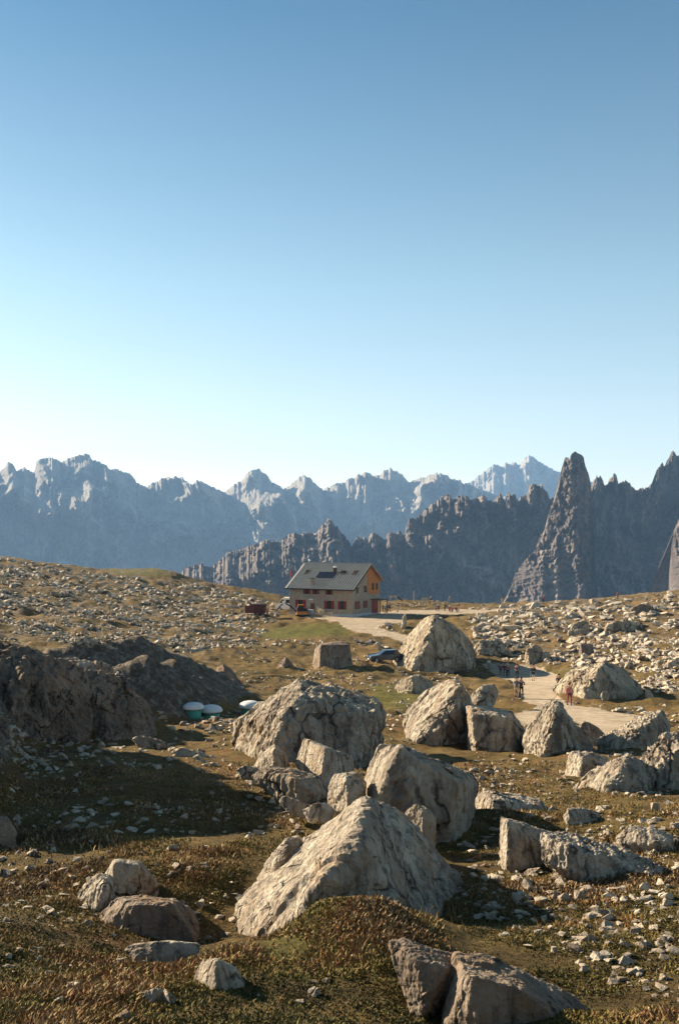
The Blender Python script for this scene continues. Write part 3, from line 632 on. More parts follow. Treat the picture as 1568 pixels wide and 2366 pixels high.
boulder('long tilted pale boulder lying under the right-hand crag', [(1325, 1828, .8), (1350, 1800, .85), (1400, 1762, .8), (1450, 1742, .6), (1490, 1770, .5), (1512, 1785, .45), (1500, 1830, .2), (1400, 1840, .1)],
        [(1440, 1770, 0), (1400, 1820, -.2), (1480, 1820, -.1)], d=22.5, m='rock_mid', px=2.8, strata=(-.7, .2, -.6), run=1.1)
boulder('ragged crag cut by the right edge above the tilted pale boulder', [(1455, 1830, .6), (1470, 1765, .7), (1510, 1735, .6), (1545, 1705, .5), (1600, 1690, .5), (1680, 1760, .4), (1680, 1835, .3), (1540, 1838, 0)],
        [(1520, 1770, 0), (1560, 1740, .05), (1530, 1825, -.1)], d=23.5, m='rock_mid', px=2.8, strata=(0, 0, 1), run=1.5, rough=1.3)
boulder('flat slab carrying the little cairn', [(1093, 1866, .6), (1102, 1833, .6), (1132, 1828, .5), (1250, 1845, .6), (1270, 1884, .3), (1130, 1884, .1)],
        [(1140, 1848, 0), (1245, 1860, .05), (1135, 1882, -.1), (1255, 1882, -.05)], d=18.5, m='rock_near', rough=.8)
boulder('upright dark face of the long split slab right of centre',
        [(1152, 1960, .5), (1155, 1886, .55), (1180, 1891, .4), (1300, 1930, .5), (1310, 1985, .3), (1200, 1992, .1), (1160, 1978, .4)],
        [(1172, 1896, .02), (1170, 1975, -.1), (1285, 1985, -.05)], d=12.2, m='rock_near', rough=.8, turn=.1)
boulder('long low end of the split slab running to the right',
        [(1245, 1925, .5), (1300, 1922, .6), (1400, 1955, .55), (1530, 2003, .5), (1532, 2065, .3), (1440, 2065, .2), (1300, 2020, .1), (1250, 1990, .2)],
        [(1310, 1955, .1), (1400, 1985, .1), (1500, 2020, .1), (1420, 2055, 0), (1300, 2010, 0)], d=11.3, m='rock_near', rough=.9, run=1.2, turn=.1, strata=(0, .1, 1))
boulder('flat white rock alone on the right-hand turf', [(1420, 1935, .6), (1455, 1903, .6), (1500, 1912, .6), (1556, 1930, .5), (1556, 1956, .2), (1500, 1958, .1), (1430, 1945, .4)],
        [(1500, 1950, -.05), (1545, 1945, .0)], d=13.6, m='rock_near', rough=.8)
boulder('low turf-backed rock between the cairn slab and the lone flat white rock', [(1298, 1885, .5), (1310, 1868, .5), (1350, 1868, .5), (1385, 1880, .5), (1400, 1900, .3), (1350, 1905, .1), (1310, 1900, .2)], d=16.5, m='rock_near')
# left foreground
boulder('angular grey block with a bright left edge in the left foreground', [(232, 2035, .5), (262, 1984, .45), (285, 1983, .3), (325, 1990, .5), (345, 2012, .5), (368, 2045, .4), (330, 2065, .2), (255, 2060, .2)],
        [(266, 1992, -.02), (256, 2055, -.1), (320, 2000, .1)], d=10.6, m='rock_near', rough=.45, run=.2, px=3.4)
boulder('pitted pale rock at the lower left of the angular grey block', [(163, 2092, .7), (190, 2050, .75), (228, 2018, .7), (262, 2030, .4), (258, 2080, .1), (215, 2112, .1), (178, 2118, .4)],
        [(245, 2045, .0), (230, 2095, -.1)], d=10.0, m='rock_near', rough=1.3, px=3.4)
boulder('dark shaded rock mass under the angular grey block', [(235, 2115, .5), (270, 2078, .6), (330, 2070, .6), (400, 2080, .6), (440, 2100, .5), (455, 2125, .4), (458, 2160, .2), (300, 2172, .1), (235, 2150, .2)],
        [(300, 2090, .05), (400, 2090, .05), (450, 2170, 0), (320, 2185, -.05)], d=9.4, m='rock_grey_near', rough=.9, px=4)  # rock shape added in place of a dark, shaded earth and grass overhang
boulder('bright white stone with a square face near the bottom left', [(446, 2275, .6), (455, 2245, .6), (470, 2218, .5), (503, 2214, .25), (545, 2238, .5), (582, 2292, .3), (515, 2312, 0), (455, 2292, .3)],
        [(502, 2222, 0), (500, 2290, -.15), (505, 2305, -.15)], d=6.1, m='rock_near', rough=.6, px=4)
boulder('small pale stone lowest in the left foreground', [(318, 2315, .5), (325, 2295, .5), (360, 2282, .4), (386, 2290, .4), (380, 2320, .2), (345, 2330, 0)], d=5.7, m='rock_near', rough=.8, px=4)
boulder('long thin slab half sunk in the grass under the dark shaded rock', [(290, 2195, .3), (300, 2182, .4), (400, 2175, .45), (462, 2180, .4), (460, 2205, .2), (320, 2215, 0)], d=7.5, m='rock_near', rough=.9, px=4)
boulder('pointed white stone at the lower left edge', [(2, 2222, .4), (20, 2200, .4), (30, 2205, .3), (28, 2222, .1)], d=7.2, m='rock_near', px=4)
boulder('humped white stone at the lower left edge under the pointed one', [(-8, 2238, .4), (20, 2226, .4), (48, 2235, .3), (56, 2250, .1), (25, 2256, 0)], d=6.8, m='rock_near', px=4)
boulder('grey half-buried stone right of the pointed stone at the left edge', [(58, 2200, .4), (75, 2188, .4), (105, 2187, .3), (108, 2208, .1), (80, 2212, 0)], d=7.5, m='rock_near', px=4)
boulder('dark crag entering from the left edge above the sunlit turf', [(-60, 1900, .6), (-20, 1885, .6), (15, 1888, .5), (38, 1920, .4), (40, 1965, .2), (-40, 1975, .1)], d=13.5, m='rock_grey_near', px=4)
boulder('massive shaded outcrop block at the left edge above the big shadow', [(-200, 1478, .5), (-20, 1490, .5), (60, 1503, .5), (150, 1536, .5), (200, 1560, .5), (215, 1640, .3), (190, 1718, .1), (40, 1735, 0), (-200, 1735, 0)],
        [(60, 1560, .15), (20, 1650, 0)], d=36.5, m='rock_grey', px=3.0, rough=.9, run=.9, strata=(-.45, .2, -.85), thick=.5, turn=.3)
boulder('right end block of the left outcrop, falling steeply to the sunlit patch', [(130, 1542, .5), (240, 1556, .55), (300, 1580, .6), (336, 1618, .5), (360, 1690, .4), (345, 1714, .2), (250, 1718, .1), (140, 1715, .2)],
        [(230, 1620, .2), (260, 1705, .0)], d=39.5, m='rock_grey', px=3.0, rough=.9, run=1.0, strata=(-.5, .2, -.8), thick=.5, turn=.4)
boulder('bright layered slabs on top of the left outcrop', [(72, 1543, .3), (100, 1527, .4), (180, 1528, .5), (235, 1534, .5), (258, 1548, .4), (220, 1558, .1), (120, 1556, .1)], d=44, m='rock_mid', px=2.6, rough=1.5, strata=(0, 0, 1))
boulder('dark crag with a pale left edge on the bank behind the left outcrop', [(198, 1516, .5), (204, 1492, .5), (225, 1482, .4), (300, 1488, .5), (330, 1500, .5), (300, 1530, .2), (215, 1528, .2)], d=58, m='rock_grey', px=2.6, rough=1.3)
boulder('pale tongue of rock along the lit strip left of the largest broad boulder', [(305, 1706, .4), (330, 1700, .5), (370, 1712, .5), (392, 1728, .4), (380, 1742, .1), (335, 1735, .1)], d=33.5, m='rock_mid', px=3)
boulder('row of small crags ending the lit strip above the big shadow', [(398, 1738, .4), (420, 1728, .5), (480, 1745, .5), (490, 1758, .3), (460, 1766, .1), (410, 1760, .1)], d=29, m='rock_mid', px=3, rough=1.5)
boulder('grey smooth stone at the left edge inside the big shadow', [(-20, 1750, .4), (0, 1715, .4), (40, 1722, .4), (68, 1745, .4), (66, 1775, .1), (0, 1785, 0)], d=26, m='rock_mid', px=3)
# middle distance
boulder('broad dark boulder right of the hikers', [(1280, 1592, .7), (1310, 1560, .7), (1350, 1540, .65), (1395, 1529, .5), (1440, 1545, .5), (1480, 1582, .4), (1492, 1622, .2), (1400, 1626, .05), (1330, 1612, .3)],
        [(1385, 1545, .05), (1350, 1590, -.05), (1350, 1615, -.15), (1450, 1610, 0)], d=78, m='rock_far', px=2.2, rough=1.1)
boulder('white shell-shaped rock at the right foot of the broad dark boulder', [(1492, 1620, .4), (1488, 1588, .5), (1502, 1598, .4), (1512, 1615, .3), (1505, 1624, .1)], d=76, m='rock_mid', px=2.2)
boulder('small round white stone in front of the broad dark boulder', [(1386, 1608, .4), (1390, 1598, .4), (1402, 1597, .4), (1408, 1606, .3), (1404, 1614, .1), (1390, 1614, .1)], d=75, m='rock_mid', px=2)
boulder('jagged white rock beside the track above the flat dark slab', [(1080, 1622, .5), (1092, 1600, .6), (1118, 1583, .6), (1140, 1580, .4), (1150, 1600, .3), (1140, 1622, .1), (1100, 1628, .1)], d=68, m='rock_mid', px=2.2)
boulder('grey tooth-shaped rock on the crest left of the domed tanks', [(492, 1566, .5), (500, 1545, .5), (516, 1535, .4), (535, 1548, .4), (562, 1582, .2), (540, 1590, .1), (500, 1580, .2)], [(518, 1545, -.05), (520, 1580, -.15)], d=84, m='rock_grey', px=2)
boulder('dark pointed rock left of the squared dark block', [(636, 1548, .5), (648, 1530, .5), (660, 1518, .4), (672, 1530, .4), (684, 1548, .2), (655, 1552, 0)], [(660, 1526, -.05), (655, 1548, -.1)], d=116, m='rock_grey', px=2)
boulder('pale rock slab lying left of the dark pointed rock', [(606, 1546, .3), (618, 1543, .4), (634, 1545, .3), (632, 1552, .1), (616, 1551, 0)], d=115, m='rock_far', px=2)
boulder('stub of pale rock on the dark bank behind the tanks', [(404, 1602, .5), (408, 1588, .5), (425, 1587, .4), (440, 1600, .3), (438, 1616, .1), (410, 1616, .1)], d=54, m='rock_mid', px=2)
boulder('crumbling rubble outcrop below the tall white-faced boulder', [(912, 1590, .6), (925, 1572, .6), (950, 1562, .5), (980, 1564, .5), (1002, 1576, .4), (1006, 1594, .2), (960, 1602, 0), (925, 1599, .2)], [(950, 1570, .05), (950, 1598, -.1)], d=85, m='rock_far', px=2.2, rough=1.4)
boulder('dark humped boulder high on the right-hand slope', [(1453, 1422, .4), (1458, 1404, .5), (1480, 1394, .5), (1505, 1400, .4), (1516, 1415, .3), (1505, 1428, .1)], d=178, m='rock_grey', px=2)
boulder('widest pale slab outcrop on the right-hand boulder field', [(1395, 1475, .5), (1400, 1445, .6), (1440, 1432, .6), (1480, 1440, .5), (1490, 1462, .4), (1470, 1480, .1)], d=148, m='rock_far', px=2, rough=1.4)
boulder('pale ragged rock left of the widest slab outcrop', [(1310, 1462, .5), (1325, 1440, .6), (1350, 1430, .5), (1362, 1448, .3), (1345, 1470, .1)], d=152, m='rock_far', px=2, rough=1.3)
boulder('knobbly white boulder above the hikers', [(1212, 1520, .5), (1215, 1500, .6), (1235, 1488, .6), (1252, 1500, .4), (1248, 1525, .2), (1222, 1530, .1)], d=130, m='rock_far', px=2, rough=1.5)
boulder('white cube-like stone right of the knobbly white boulder', [(1250, 1520, .4), (1253, 1506, .5), (1270, 1506, .4), (1272, 1518, .2), (1256, 1524, .1)], d=130.5, m='rock_far', px=2, rough=.6)
boulder('dark square stone in the boulder field above the broad dark boulder', [(1336, 1512, .5), (1340, 1488, .5), (1368, 1487, .4), (1372, 1510, .2), (1345, 1516, .1)], d=128, m='rock_grey', px=2, rough=.6)
boulder('layered rock bank right of the tall white-faced boulder', [(1092, 1500, .5), (1110, 1480, .6), (1150, 1478, .6), (1170, 1488, .4), (1160, 1506, .2), (1110, 1510, .1)], d=139, m='rock_far', px=2, rough=1.6)
boulder('upright slim stone beside the forecourt left of the tall white-faced boulder', [(926, 1450, .3), (930, 1425, .3), (938, 1415, .3), (940, 1430, .2), (936, 1452, .1)], d=176, m='rock_far', px=1.8)

# ------------------------------------------------------------ scattered rocks
def proto_rock(seed, n, sub, flat=.7):
    r = np.random.default_rng(seed); p = r.normal(size=(n, 3)); p /= np.linalg.norm(p, axis=1)[:, None]
    p *= r.uniform(.75, 1.15, (n, 1)); p[:, 2] *= flat; p[:, 0] *= r.uniform(.75, 1.3)
    bm = hull_mesh([tuple(q) for q in p])
    if sub:
        bmesh.ops.subdivide_edges(bm, edges=bm.edges[:], cuts=sub, use_grid_fill=True)
        bmesh.ops.triangulate(bm, faces=bm.faces[:])
    me = bpy.data.meshes.new('rock'); bm.to_mesh(me); bm.free()
    if sub:
        k = len(me.vertices); co = np.empty(k * 3, np.float32); me.vertices.foreach_get('co', co); co = co.reshape(-1, 3).astype(float)
        f = 1 + .09 * fbm(co * 1.9, 2, seed) + .10 * ridged(co * 3.2, 2, seed + 4) * .5
        co *= f[:, None]; me.vertices.foreach_set('co', co.astype(np.float32).ravel())
    me.polygons.foreach_set('use_smooth', np.zeros(len(me.polygons), bool)); me.update()
    return me
PR = [proto_rock(300 + i, 13, 3, random.uniform(.5, .85)) for i in range(16)]
PS = []
for i in range(14):
    me = proto_rock(500 + i, 11, 0, random.uniform(.45, .85))
    k = len(me.vertices); co = np.empty(k * 3, np.float32); me.vertices.foreach_get('co', co)
    tri = np.array([list(p.vertices) for p in me.polygons]); PS.append((co.reshape(-1, 3).astype(float), tri))
def blocked(u, v, d, pad=2):
    for a, b, c, e, bd in BOULD:
        if a - pad < u < b + pad and c - pad < v < e + pad and d > bd - .1 * bd: return True
    return False
for mn in ('rock_near', 'rock_mid', 'rock_far'): pass
PRM = {}
def rock_mesh(i, mname):
    if (i, mname) not in PRM:
        me = PR[i].copy(); me.materials.clear(); me.materials.append(M[mname]); PRM[(i, mname)] = me
    return PRM[(i, mname)]
ZONES = [
    # name, polygon, count, pixel size range (1568 units), label, group
    ('left slope', [(0, 1300), (250, 1345), (500, 1385), (640, 1420), (600, 1470), (420, 1500), (200, 1470), (0, 1480)], 62, (9, 20), 'weathered pale stone in the turf of the left-hand hillside', 'pale stones strewn over the left-hand hillside'),
    ('right field', [(1110, 1440), (1250, 1405), (1568, 1385), (1568, 1600), (1500, 1590), (1300, 1530), (1120, 1500)], 95, (11, 34), 'pale angular boulder in the boulder field on the right-hand slope', 'boulders of the field on the right-hand slope'),
    ('pile', [(810, 1478), (860, 1482), (920, 1490), (905, 1512), (870, 1500), (815, 1510)], 13, (11, 22), 'white stone in the pile between the squared dark block and the tall boulder', 'white stones piled beside the squared dark block'),
    ('rim', [(880, 1425), (1000, 1420), (960, 1450), (890, 1450)], 9, (10, 18), 'pale stone at the edge of the forecourt of the hut', 'stones along the forecourt edge'),
    ('basin', [(600, 1485), (720, 1550), (900, 1560), (900, 1600), (700, 1560), (560, 1530)], 16, (7, 14), 'small pale stone in the brown turf of the basin', 'small stones in the basin turf'),
    ('tank side', [(360, 1680), (550, 1665), (560, 1730), (450, 1740), (380, 1715)], 14, (9, 22), 'pale stone on the sunlit patch in front of the domed tanks', 'stones on the sunlit patch by the tanks'),
    ('front right', [(1055, 1985), (1290, 2000), (1300, 2110), (1070, 2110)], 22, (14, 48), 'white stone in the cluster right of the centre foreground boulder', 'white stones right of the centre boulder'),
    ('front far right', [(1300, 2040), (1568, 2040), (1568, 2180), (1320, 2200)], 14, (16, 50), 'white stone half sunk in the turf at the lower right', 'white stones in the turf at the lower right'),
    ('front left', [(0, 1950), (470, 1965), (460, 2030), (0, 2060)], 16, (16, 42), 'pale stone in the sunlit turf below the big shadow on the left', 'stones in the turf below the big shadow'),
    ('front low', [(0, 2090), (620, 2180), (900, 2330), (400, 2366), (0, 2366)], 22, (14, 48), 'small pale stone in the heath along the bottom left', 'small stones in the heath at the bottom left'),
    ('shade', [(0, 1690), (300, 1700), (620, 1840), (600, 1930), (0, 1880)], 16, (10, 34), 'stone lying inside the big shadow on the left', 'stones inside the big shadow'),
]
nrock = 0; SCAT = []
for zi, (zn, poly, cnt, (s0, s1), lab, grp) in enumerate(ZONES):
    us = [p[0] for p in poly]; vs = [p[1] for p in poly]; k = 0; tries = 0
    while k < cnt and tries < 4000:
        tries += 1
        u = random.uniform(min(us), max(us)); v = random.uniform(min(vs), max(vs))
        if not inpoly(np.array(u), np.array(v), poly): continue
        if inpoly(np.array(u), np.array(v), PATH2) or inpoly(np.array(u), np.array(v), PATH1): continue
        d = ray1(u, v)
        if blocked(u, v, d): continue
        s = (s0 + (s1 - s0) * random.random() ** 2.2) / F * d / 2
        x = (u - 784) / F * d; z = tz(x, d)
        mname = 'rock_near' if d < 24 else ('rock_mid' if d < 80 else 'rock_scree')
        if random.random() < .18: mname = 'rock_grey' if d > 24 else 'rock_grey_near'
        o = bpy.data.objects.new('rock', rock_mesh(random.randrange(16), mname)); link(o)
        o.location = (x, d, z + s * .15); o.rotation_euler = (random.uniform(-.5, .5), random.uniform(-.5, .5), random.uniform(0, 6.3))
        o.scale = (s * random.uniform(.8, 1.35), s * random.uniform(.8, 1.2), s * random.uniform(.6, 1.25))
        tag(o, lab, 'rock', grp); k += 1; nrock += 1; SCAT.append((o, u, v, s * F / d * 2, mname))

LAND = [(805, 1512, 'squared dark block'), (1000, 1490, 'tall white-faced boulder'), (890, 1530, 'parked car'), (775, 1370, 'hut'), (600, 1408, 'rust-red skip'), (696, 1420, 'excavator'),
        (1385, 1580, 'broad dark boulder'), (1232, 1505, 'knobbly white boulder'), (1440, 1455, 'widest pale slab outcrop'), (1484, 1410, 'dark humped boulder'), (1354, 1500, 'dark square stone'),
        (1130, 1495, 'layered rock bank'), (1335, 1450, 'pale ragged rock'), (470, 1640, 'domed tanks'), (527, 1562, 'grey tooth-shaped rock'), (660, 1535, 'dark pointed rock'),
        (710, 1690, 'largest broad boulder'), (820, 2000, 'centre foreground boulder'), (300, 2020, 'angular grey block'), (350, 2120, 'dark shaded-earth mass'), (515, 2262, 'square-faced white stone'),
        (1220, 1945, 'upright half slab'), (1400, 1990, 'low half slab'), (1488, 1930, 'lone flat white rock'), (1200, 2300, 'widest dark bottom rock'), (30, 2240, 'humped edge stone'),
        (375, 2195, 'long half-sunk slab'), (10, 1925, 'left-edge crag'), (930, 1435, 'slim upright stone'), (680, 1820, 'dark rounded rock'), (320, 1323, 'green hilltop turf'), (330, 1484, 'shaded bank crest')]
ORD = ['nearest', 'second nearest', 'third nearest', 'fourth nearest', 'fifth nearest', 'sixth nearest', 'seventh nearest', 'eighth nearest', 'ninth nearest', 'tenth nearest']
bins = {}
for o, u, v, sz_, mn_ in SCAT:
    _, li = min(((u - a) ** 2 + (1.4 * (v - b)) ** 2, i) for i, (a, b, c) in enumerate(LAND))
    a, b, c = LAND[li]; du = u - a; dv = (v - b) * 1.4
    side = ('right of' if du > 0 else 'left of') if abs(du) > abs(dv) else ('below' if dv > 0 else 'above')
    look = 'grey' if 'grey' in mn_ else 'pale'
    bins.setdefault((li, side, look), []).append((math.hypot(du, dv), o))
for (li, side, look), lst in bins.items():
    for r_, (_, o) in enumerate(sorted(lst, key=lambda t: t[0])[:10]):
        o['label'] = '%s angular rock, %s on the slope %s the %s' % (look, ORD[r_], side, LAND[li][2]) if False else '%s rock, %s of its kind %s the %s' % (look, ORD[r_], side, LAND[li][2])

def rock_stuff(name, label, mname, specs):
    """specs: (polygon, count, pixel range, max world radius)"""
    VS = []; FS = []; off = 0
    for poly, cnt, (s0, s1) in specs:
        us = [p[0] for p in poly]; vs = [p[1] for p in poly]
        u = rng.uniform(min(us), max(us), cnt * 3); v = rng.uniform(min(vs), max(vs), cnt * 3)
        k = inpoly(u, v, poly); u = u[k][:cnt]; v = v[k][:cnt]
        d, ok = ray(u, v); u = u[ok]; v = v[ok]; d = d[ok]
        # clumped
        x = (u - 784) / F * d
        cl_ = fbm(np.stack([x / 7, d / 9, 0 * x], -1), 3, 77)
        keep = rng.uniform(-.55, .45, len(x)) < cl_ * 1.3
        x = x[keep]; d = d[keep]; u = u[keep]; v = v[keep]
        z, pf, _, _ = heights(x, d, parts=True)
        keep = pf < rng.uniform(.1, .75, len(x)); x = x[keep]; d = d[keep]; z = z[keep]
        s = (s0 + (s1 - s0) * rng.random(len(x)) ** 3.6) / F * d / 2
        for i in range(len(x)):
            pv_, tri = PS[rng.integers(len(PS))]
            a = rng.uniform(0, 6.283); b = rng.uniform(-.6, .6); ca_, sa_ = math.cos(a), math.sin(a); cb, sb = math.cos(b), math.sin(b)
            Rm = np.array([[ca_, -sa_, 0], [sa_, ca_, 0], [0, 0, 1]]) @ np.array([[1, 0, 0], [0, cb, -sb], [0, sb, cb]])
            q = (pv_ * np.array([rng.uniform(.8, 1.5), 1, rng.uniform(.7, 1.2)]) * s[i]) @ Rm.T + np.array([x[i], d[i], z[i] + s[i] * rng.uniform(-.2, .4)])
            VS.append(q); FS.append(tri + off); off += len(q)
    o = mesh_np(name, np.concatenate(VS), [np.concatenate(FS)], M[mname])
    return tag(o, label, kind='stuff')
rock_stuff('scree', 'countless small pale stones strewn over the slopes', 'rock_scree', [
    ([(-150, 1290), (0, 1290), (250, 1325), (450, 1350), (650, 1395), (640, 1440), (580, 1490), (450, 1510), (150, 1490), (-150, 1480)], 19000, (2.2, 16)),
    ([(1080, 1405), (1300, 1395), (1700, 1365), (1700, 1600), (1500, 1600), (1300, 1540), (1100, 1520)], 9500, (2.5, 26)),
    ([(880, 1402), (1250, 1395), (1250, 1420), (1100, 1425), (1100, 1480), (880, 1480)], 900, (2, 9)),
    ([(560, 1475), (900, 1480), (1100, 1540), (1100, 1620), (560, 1590)], 3600, (1.8, 11)),
    ([(60, 1480), (600, 1500), (640, 1600), (200, 1540)], 500, (1.6, 6))])
rock_stuff('small_stones', 'loose small pale stones lying in the nearer turf', 'rock_scree', [
    ([(360, 1640), (560, 1640), (600, 1790), (300, 1720)], 1000, (3, 26)),
    ([(1050, 1600), (1568, 1640), (1600, 1850), (1100, 1850)], 2600, (2, 20)),
    ([(1060, 1590), (1230, 1640), (1500, 1640), (1600, 1560), (1600, 1720), (1060, 1720)], 1100, (3, 26)),
    ([(840, 1640), (960, 1640), (960, 1760), (860, 1760)], 300, (3, 18)),
    ([(540, 1700), (900, 1700), (780, 1900), (640, 1900)], 500, (3, 22)),
    ([(880, 1560), (1110, 1590), (1110, 1640), (900, 1640)], 250, (3, 14)),
    ([(0, 1650), (700, 1800), (700, 1940), (0, 1920)], 2600, (3, 30)),
    ([(0, 1920), (600, 1960), (500, 2366), (0, 2366)], 1800, (3, 30)),
    ([(1050, 1880), (1620, 1850), (1620, 2366), (1050, 2120)], 2000, (2.5, 34)),
    ([(500, 2150), (1050, 2130), (1000, 2366), (500, 2366)], 120, (2, 9)),
    ([(200, 1525), (360, 1580), (240, 1555)], 100, (4, 14)),
    ([(100, 1530), (260, 1545), (330, 1575), (200, 1570)], 160, (4, 18))])
# cairn on the slab
cd = 18.5; cb_ = P(1140, 1833, cd + .35)
cairn = thing('cairn', 'little cairn of stacked stones standing on the flat slab', 'cairn', cb_)
zc = 0
for i, s in enumerate((.10, .085, .07, .05)):
    o = bpy.data.objects.new('stone', rock_mesh(i + 3, 'rock_near')); link(o, cairn)
    o.scale = (s * 1.2, s, s * .75); o.location = (.02 * (-1) ** i, 0, zc + s * .35); o.rotation_euler = (0, 0, i * 1.3); zc += s * .95

# ------------------------------------------------------------ grass and heath
def grass_mat(name):
    m = mat(name, rough=.8, spec=.1); N = NB(m)
    N.l(N.attr('tint', 'Color'), N.b.inputs['Base Color'])
    return m
M['grass'] = grass_mat('grass_blades')
def blades(name, label, specs, hh, ww, pal, tuft=5, lean=.6, clump=None):
    Vs = []; Cs = []
    for poly, cnt in specs:
        us = [p[0] for p in poly]; vs = [p[1] for p in poly]
        u = rng.uniform(min(us), max(us), int(cnt * 1.6)); v = rng.uniform(min(vs), max(vs), int(cnt * 1.6))
        k = inpoly(u, v, poly); u = u[k][:cnt]; v = v[k][:cnt]; d, ok = ray(u, v); u = u[ok]; d = d[ok]
        x = (u - 784) / F * d
        x = np.repeat(x, tuft); y = np.repeat(d, tuft); sp = .012 * y * .5
        x = x + rng.normal(0, 1, len(x)) * sp * .5; y = y + rng.normal(0, 1, len(y)) * sp
        z = heights(x, y)
        n = len(x); pn = np.clip(fbm(np.stack([x * 1.1, y * 1.1, 0 * x], -1), 3, 55), -.55, .6)
        lo = fbm(np.stack([x * .38 + 9, y * .3, 0 * x], -1), 3, 58); bare = fbm(np.stack([x * .8 - 4, y * .6, 0 * x], -1), 3, 61)
        kp = rng.uniform(0, 1, n) > sstep(.12, .5, bare) * .93
        x, y, z, pn, lo = x[kp], y[kp], z[kp], pn[kp], lo[kp]; n = len(x); pn = np.clip(.55 * pn + .9 * lo, -.6, .6)
        h = hh * rng.uniform(.3, 1.5, n) * (1 + .8 * pn); w = ww * rng.uniform(.7, 1.4, n) * (1 + y / 22)
        a = rng.uniform(0, 6.283, n); b = rng.uniform(0, 6.283, n); ln = rng.uniform(.1, lean, n) * h
        p0 = np.stack([x, y, z - .01], -1); sd = np.stack([np.cos(a) * w, np.sin(a) * w, 0 * w], -1)
        mid = p0 + np.stack([np.cos(b) * ln * .35, np.sin(b) * ln * .35, h * .6], -1)
        tip = p0 + np.stack([np.cos(b) * ln, np.sin(b) * ln, h], -1)
        Vs.append(np.stack([p0 - sd, p0 + sd, mid + sd * .6, mid - sd * .6, tip], 1).reshape(-1, 3))
        pi = np.clip(((pn * .85 + .45) * len(pal) + rng.normal(0, 1.1, n)).astype(int), 0, len(pal) - 1)
        c = np.array(pal)[pi] * rng.uniform(.65, 1.35, (n, 1)); Cs.append(np.repeat(c, 5, 0))
    Vv = np.concatenate(Vs); n = len(Vv) // 5; i = np.arange(n)[:, None] * 5
    o = mesh_np(name, Vv, [i + np.array([[0, 1, 2, 3]]), i + np.array([[3, 2, 4]])], M['grass'], attrs={'tint': np.concatenate(Cs)})
    return tag(o, label, kind='stuff')
PAL = [(.055, .052, .02), (.095, .085, .028), (.15, .125, .038), (.185, .145, .048), (.22, .15, .058), (.24, .115, .055), (.40, .29, .14), (.12, .075, .04)]
blades('heath', 'short brown and olive heath covering the foreground turf', [
    ([(-60, 1960), (600, 1990), (500, 2120), (700, 2075), (1050, 2075), (1100, 2000), (1050, 1960), (1620, 1960), (1620, 2420), (-60, 2420)], 58000)], .027, .006, PAL, tuft=3, lean=1.2)
blades('turf_grass', 'low dry grass on the turf beyond the foreground', [
    ([(-60, 1760), (1620, 1760), (1620, 1980), (-60, 1980)], 22000)], .04, .007, PAL[1:], tuft=3, lean=1.0)
blades('dry_grass', 'taller straw-coloured grass tufts round the centre boulder', [
    ([(960, 2085), (1060, 2095), (1090, 2150), (980, 2150)], 60), ([(560, 2160), (900, 2130), (1000, 2200), (800, 2340), (560, 2340)], 12),
    ([(0, 1950), (500, 1980), (480, 2180), (0, 2366)], 50), ([(1080, 2100), (1568, 2150), (1568, 2320), (1300, 2260)], 50)], .10, .002,
    [(.22, .13, .05), (.30, .19, .08), (.36, .26, .12)], tuft=7, lean=1.1)

# ------------------------------------------------------------ the hut
M['stone_wall'] = mat('rubble_stone_wall', (.2, .17, .13), .95)
N = NB(M['stone_wall']); co = N.n('ShaderNodeTexCoord').outputs['Object']
vo = N.n('ShaderNodeTexVoronoi'); vo.inputs['Scale'].default_value = 2.6; N.l(co, vo.inputs['Vector'])
sc_ = N.mix(.55, N.ramp(N.noise(co, 5, 6, .7), [(.3, (.27, .19, .13)), (.5, (.46, .35, .24)), (.7, (.62, .51, .38))]), vo.outputs['Color'], 'MULTIPLY')
N.l(N.mix(.45, sc_, (.40, .335, .265)), N.b.inputs['Base Color'])
ve = N.n('ShaderNodeTexVoronoi', feature='DISTANCE_TO_EDGE'); ve.inputs['Scale'].default_value = 2.6; N.l(co, ve.inputs['Vector'])
N.bump(N.ramp(ve.outputs['Distance'], [(0, g3(0)), (.12, g3(1))]), .8, .06)
M['metal_roof'] = mat('grey_roof_sheet', (.30, .30, .27), .55, 0, var=.18, scale=1.2, spec=.35)
M['seam'] = mat('roof_seam', (.14, .14, .13), .6)
M['orange_wood'] = mat('orange_larch_boards', (.46, .18, .055), .7, var=.35, scale=4)
M['brown_wood'] = mat('dark_wood', (.12, .06, .03), .75, var=.3, scale=4)
M['pale_wood'] = mat('pale_timber', (.62, .46, .28), .75, var=.2, scale=4)
M['red_paint'] = mat('red_shutter_paint', (.23, .022, .018), .6, var=.2, scale=5)
M['glass'] = mat('dark_window_glass', (.015, .018, .022), .08, spec=.6)
M['white_paint'] = mat('white_paint', (.78, .77, .73), .5, var=.06, scale=2)
M['black'] = mat('black_plastic', (.015, .015, .016), .55, var=.2, scale=5)
M['steel'] = mat('galvanised_steel', (.42, .42, .41), .4, .7, var=.15, scale=5)
M['solar'] = mat('solar_glass', (.012, .012, .022), .15, spec=.6)
M['orange_paint'] = mat('orange_machine_paint', (.55, .20, .03), .5, var=.15, scale=5)
M['blue_paint'] = mat('dark_blue_car_paint', (.03, .055, .09), .25, .4, spec=.6, var=.1, scale=2)
M['green_tank'] = mat('green_tank_plastic', (.06, .30, .23), .5, var=.12, scale=2)
M['white_lid'] = mat('white_lid_plastic', (.72, .71, .67), .55, var=.08, scale=2)
M['tyre'] = mat('rubber', (.02, .02, .02), .85, var=.2, scale=9)
M['rust'] = mat('rust_red_paint', (.13, .04, .03), .8, var=.35, scale=3)
M['concrete'] = mat('pale_concrete', (.42, .44, .46), .85, var=.15, scale=3)
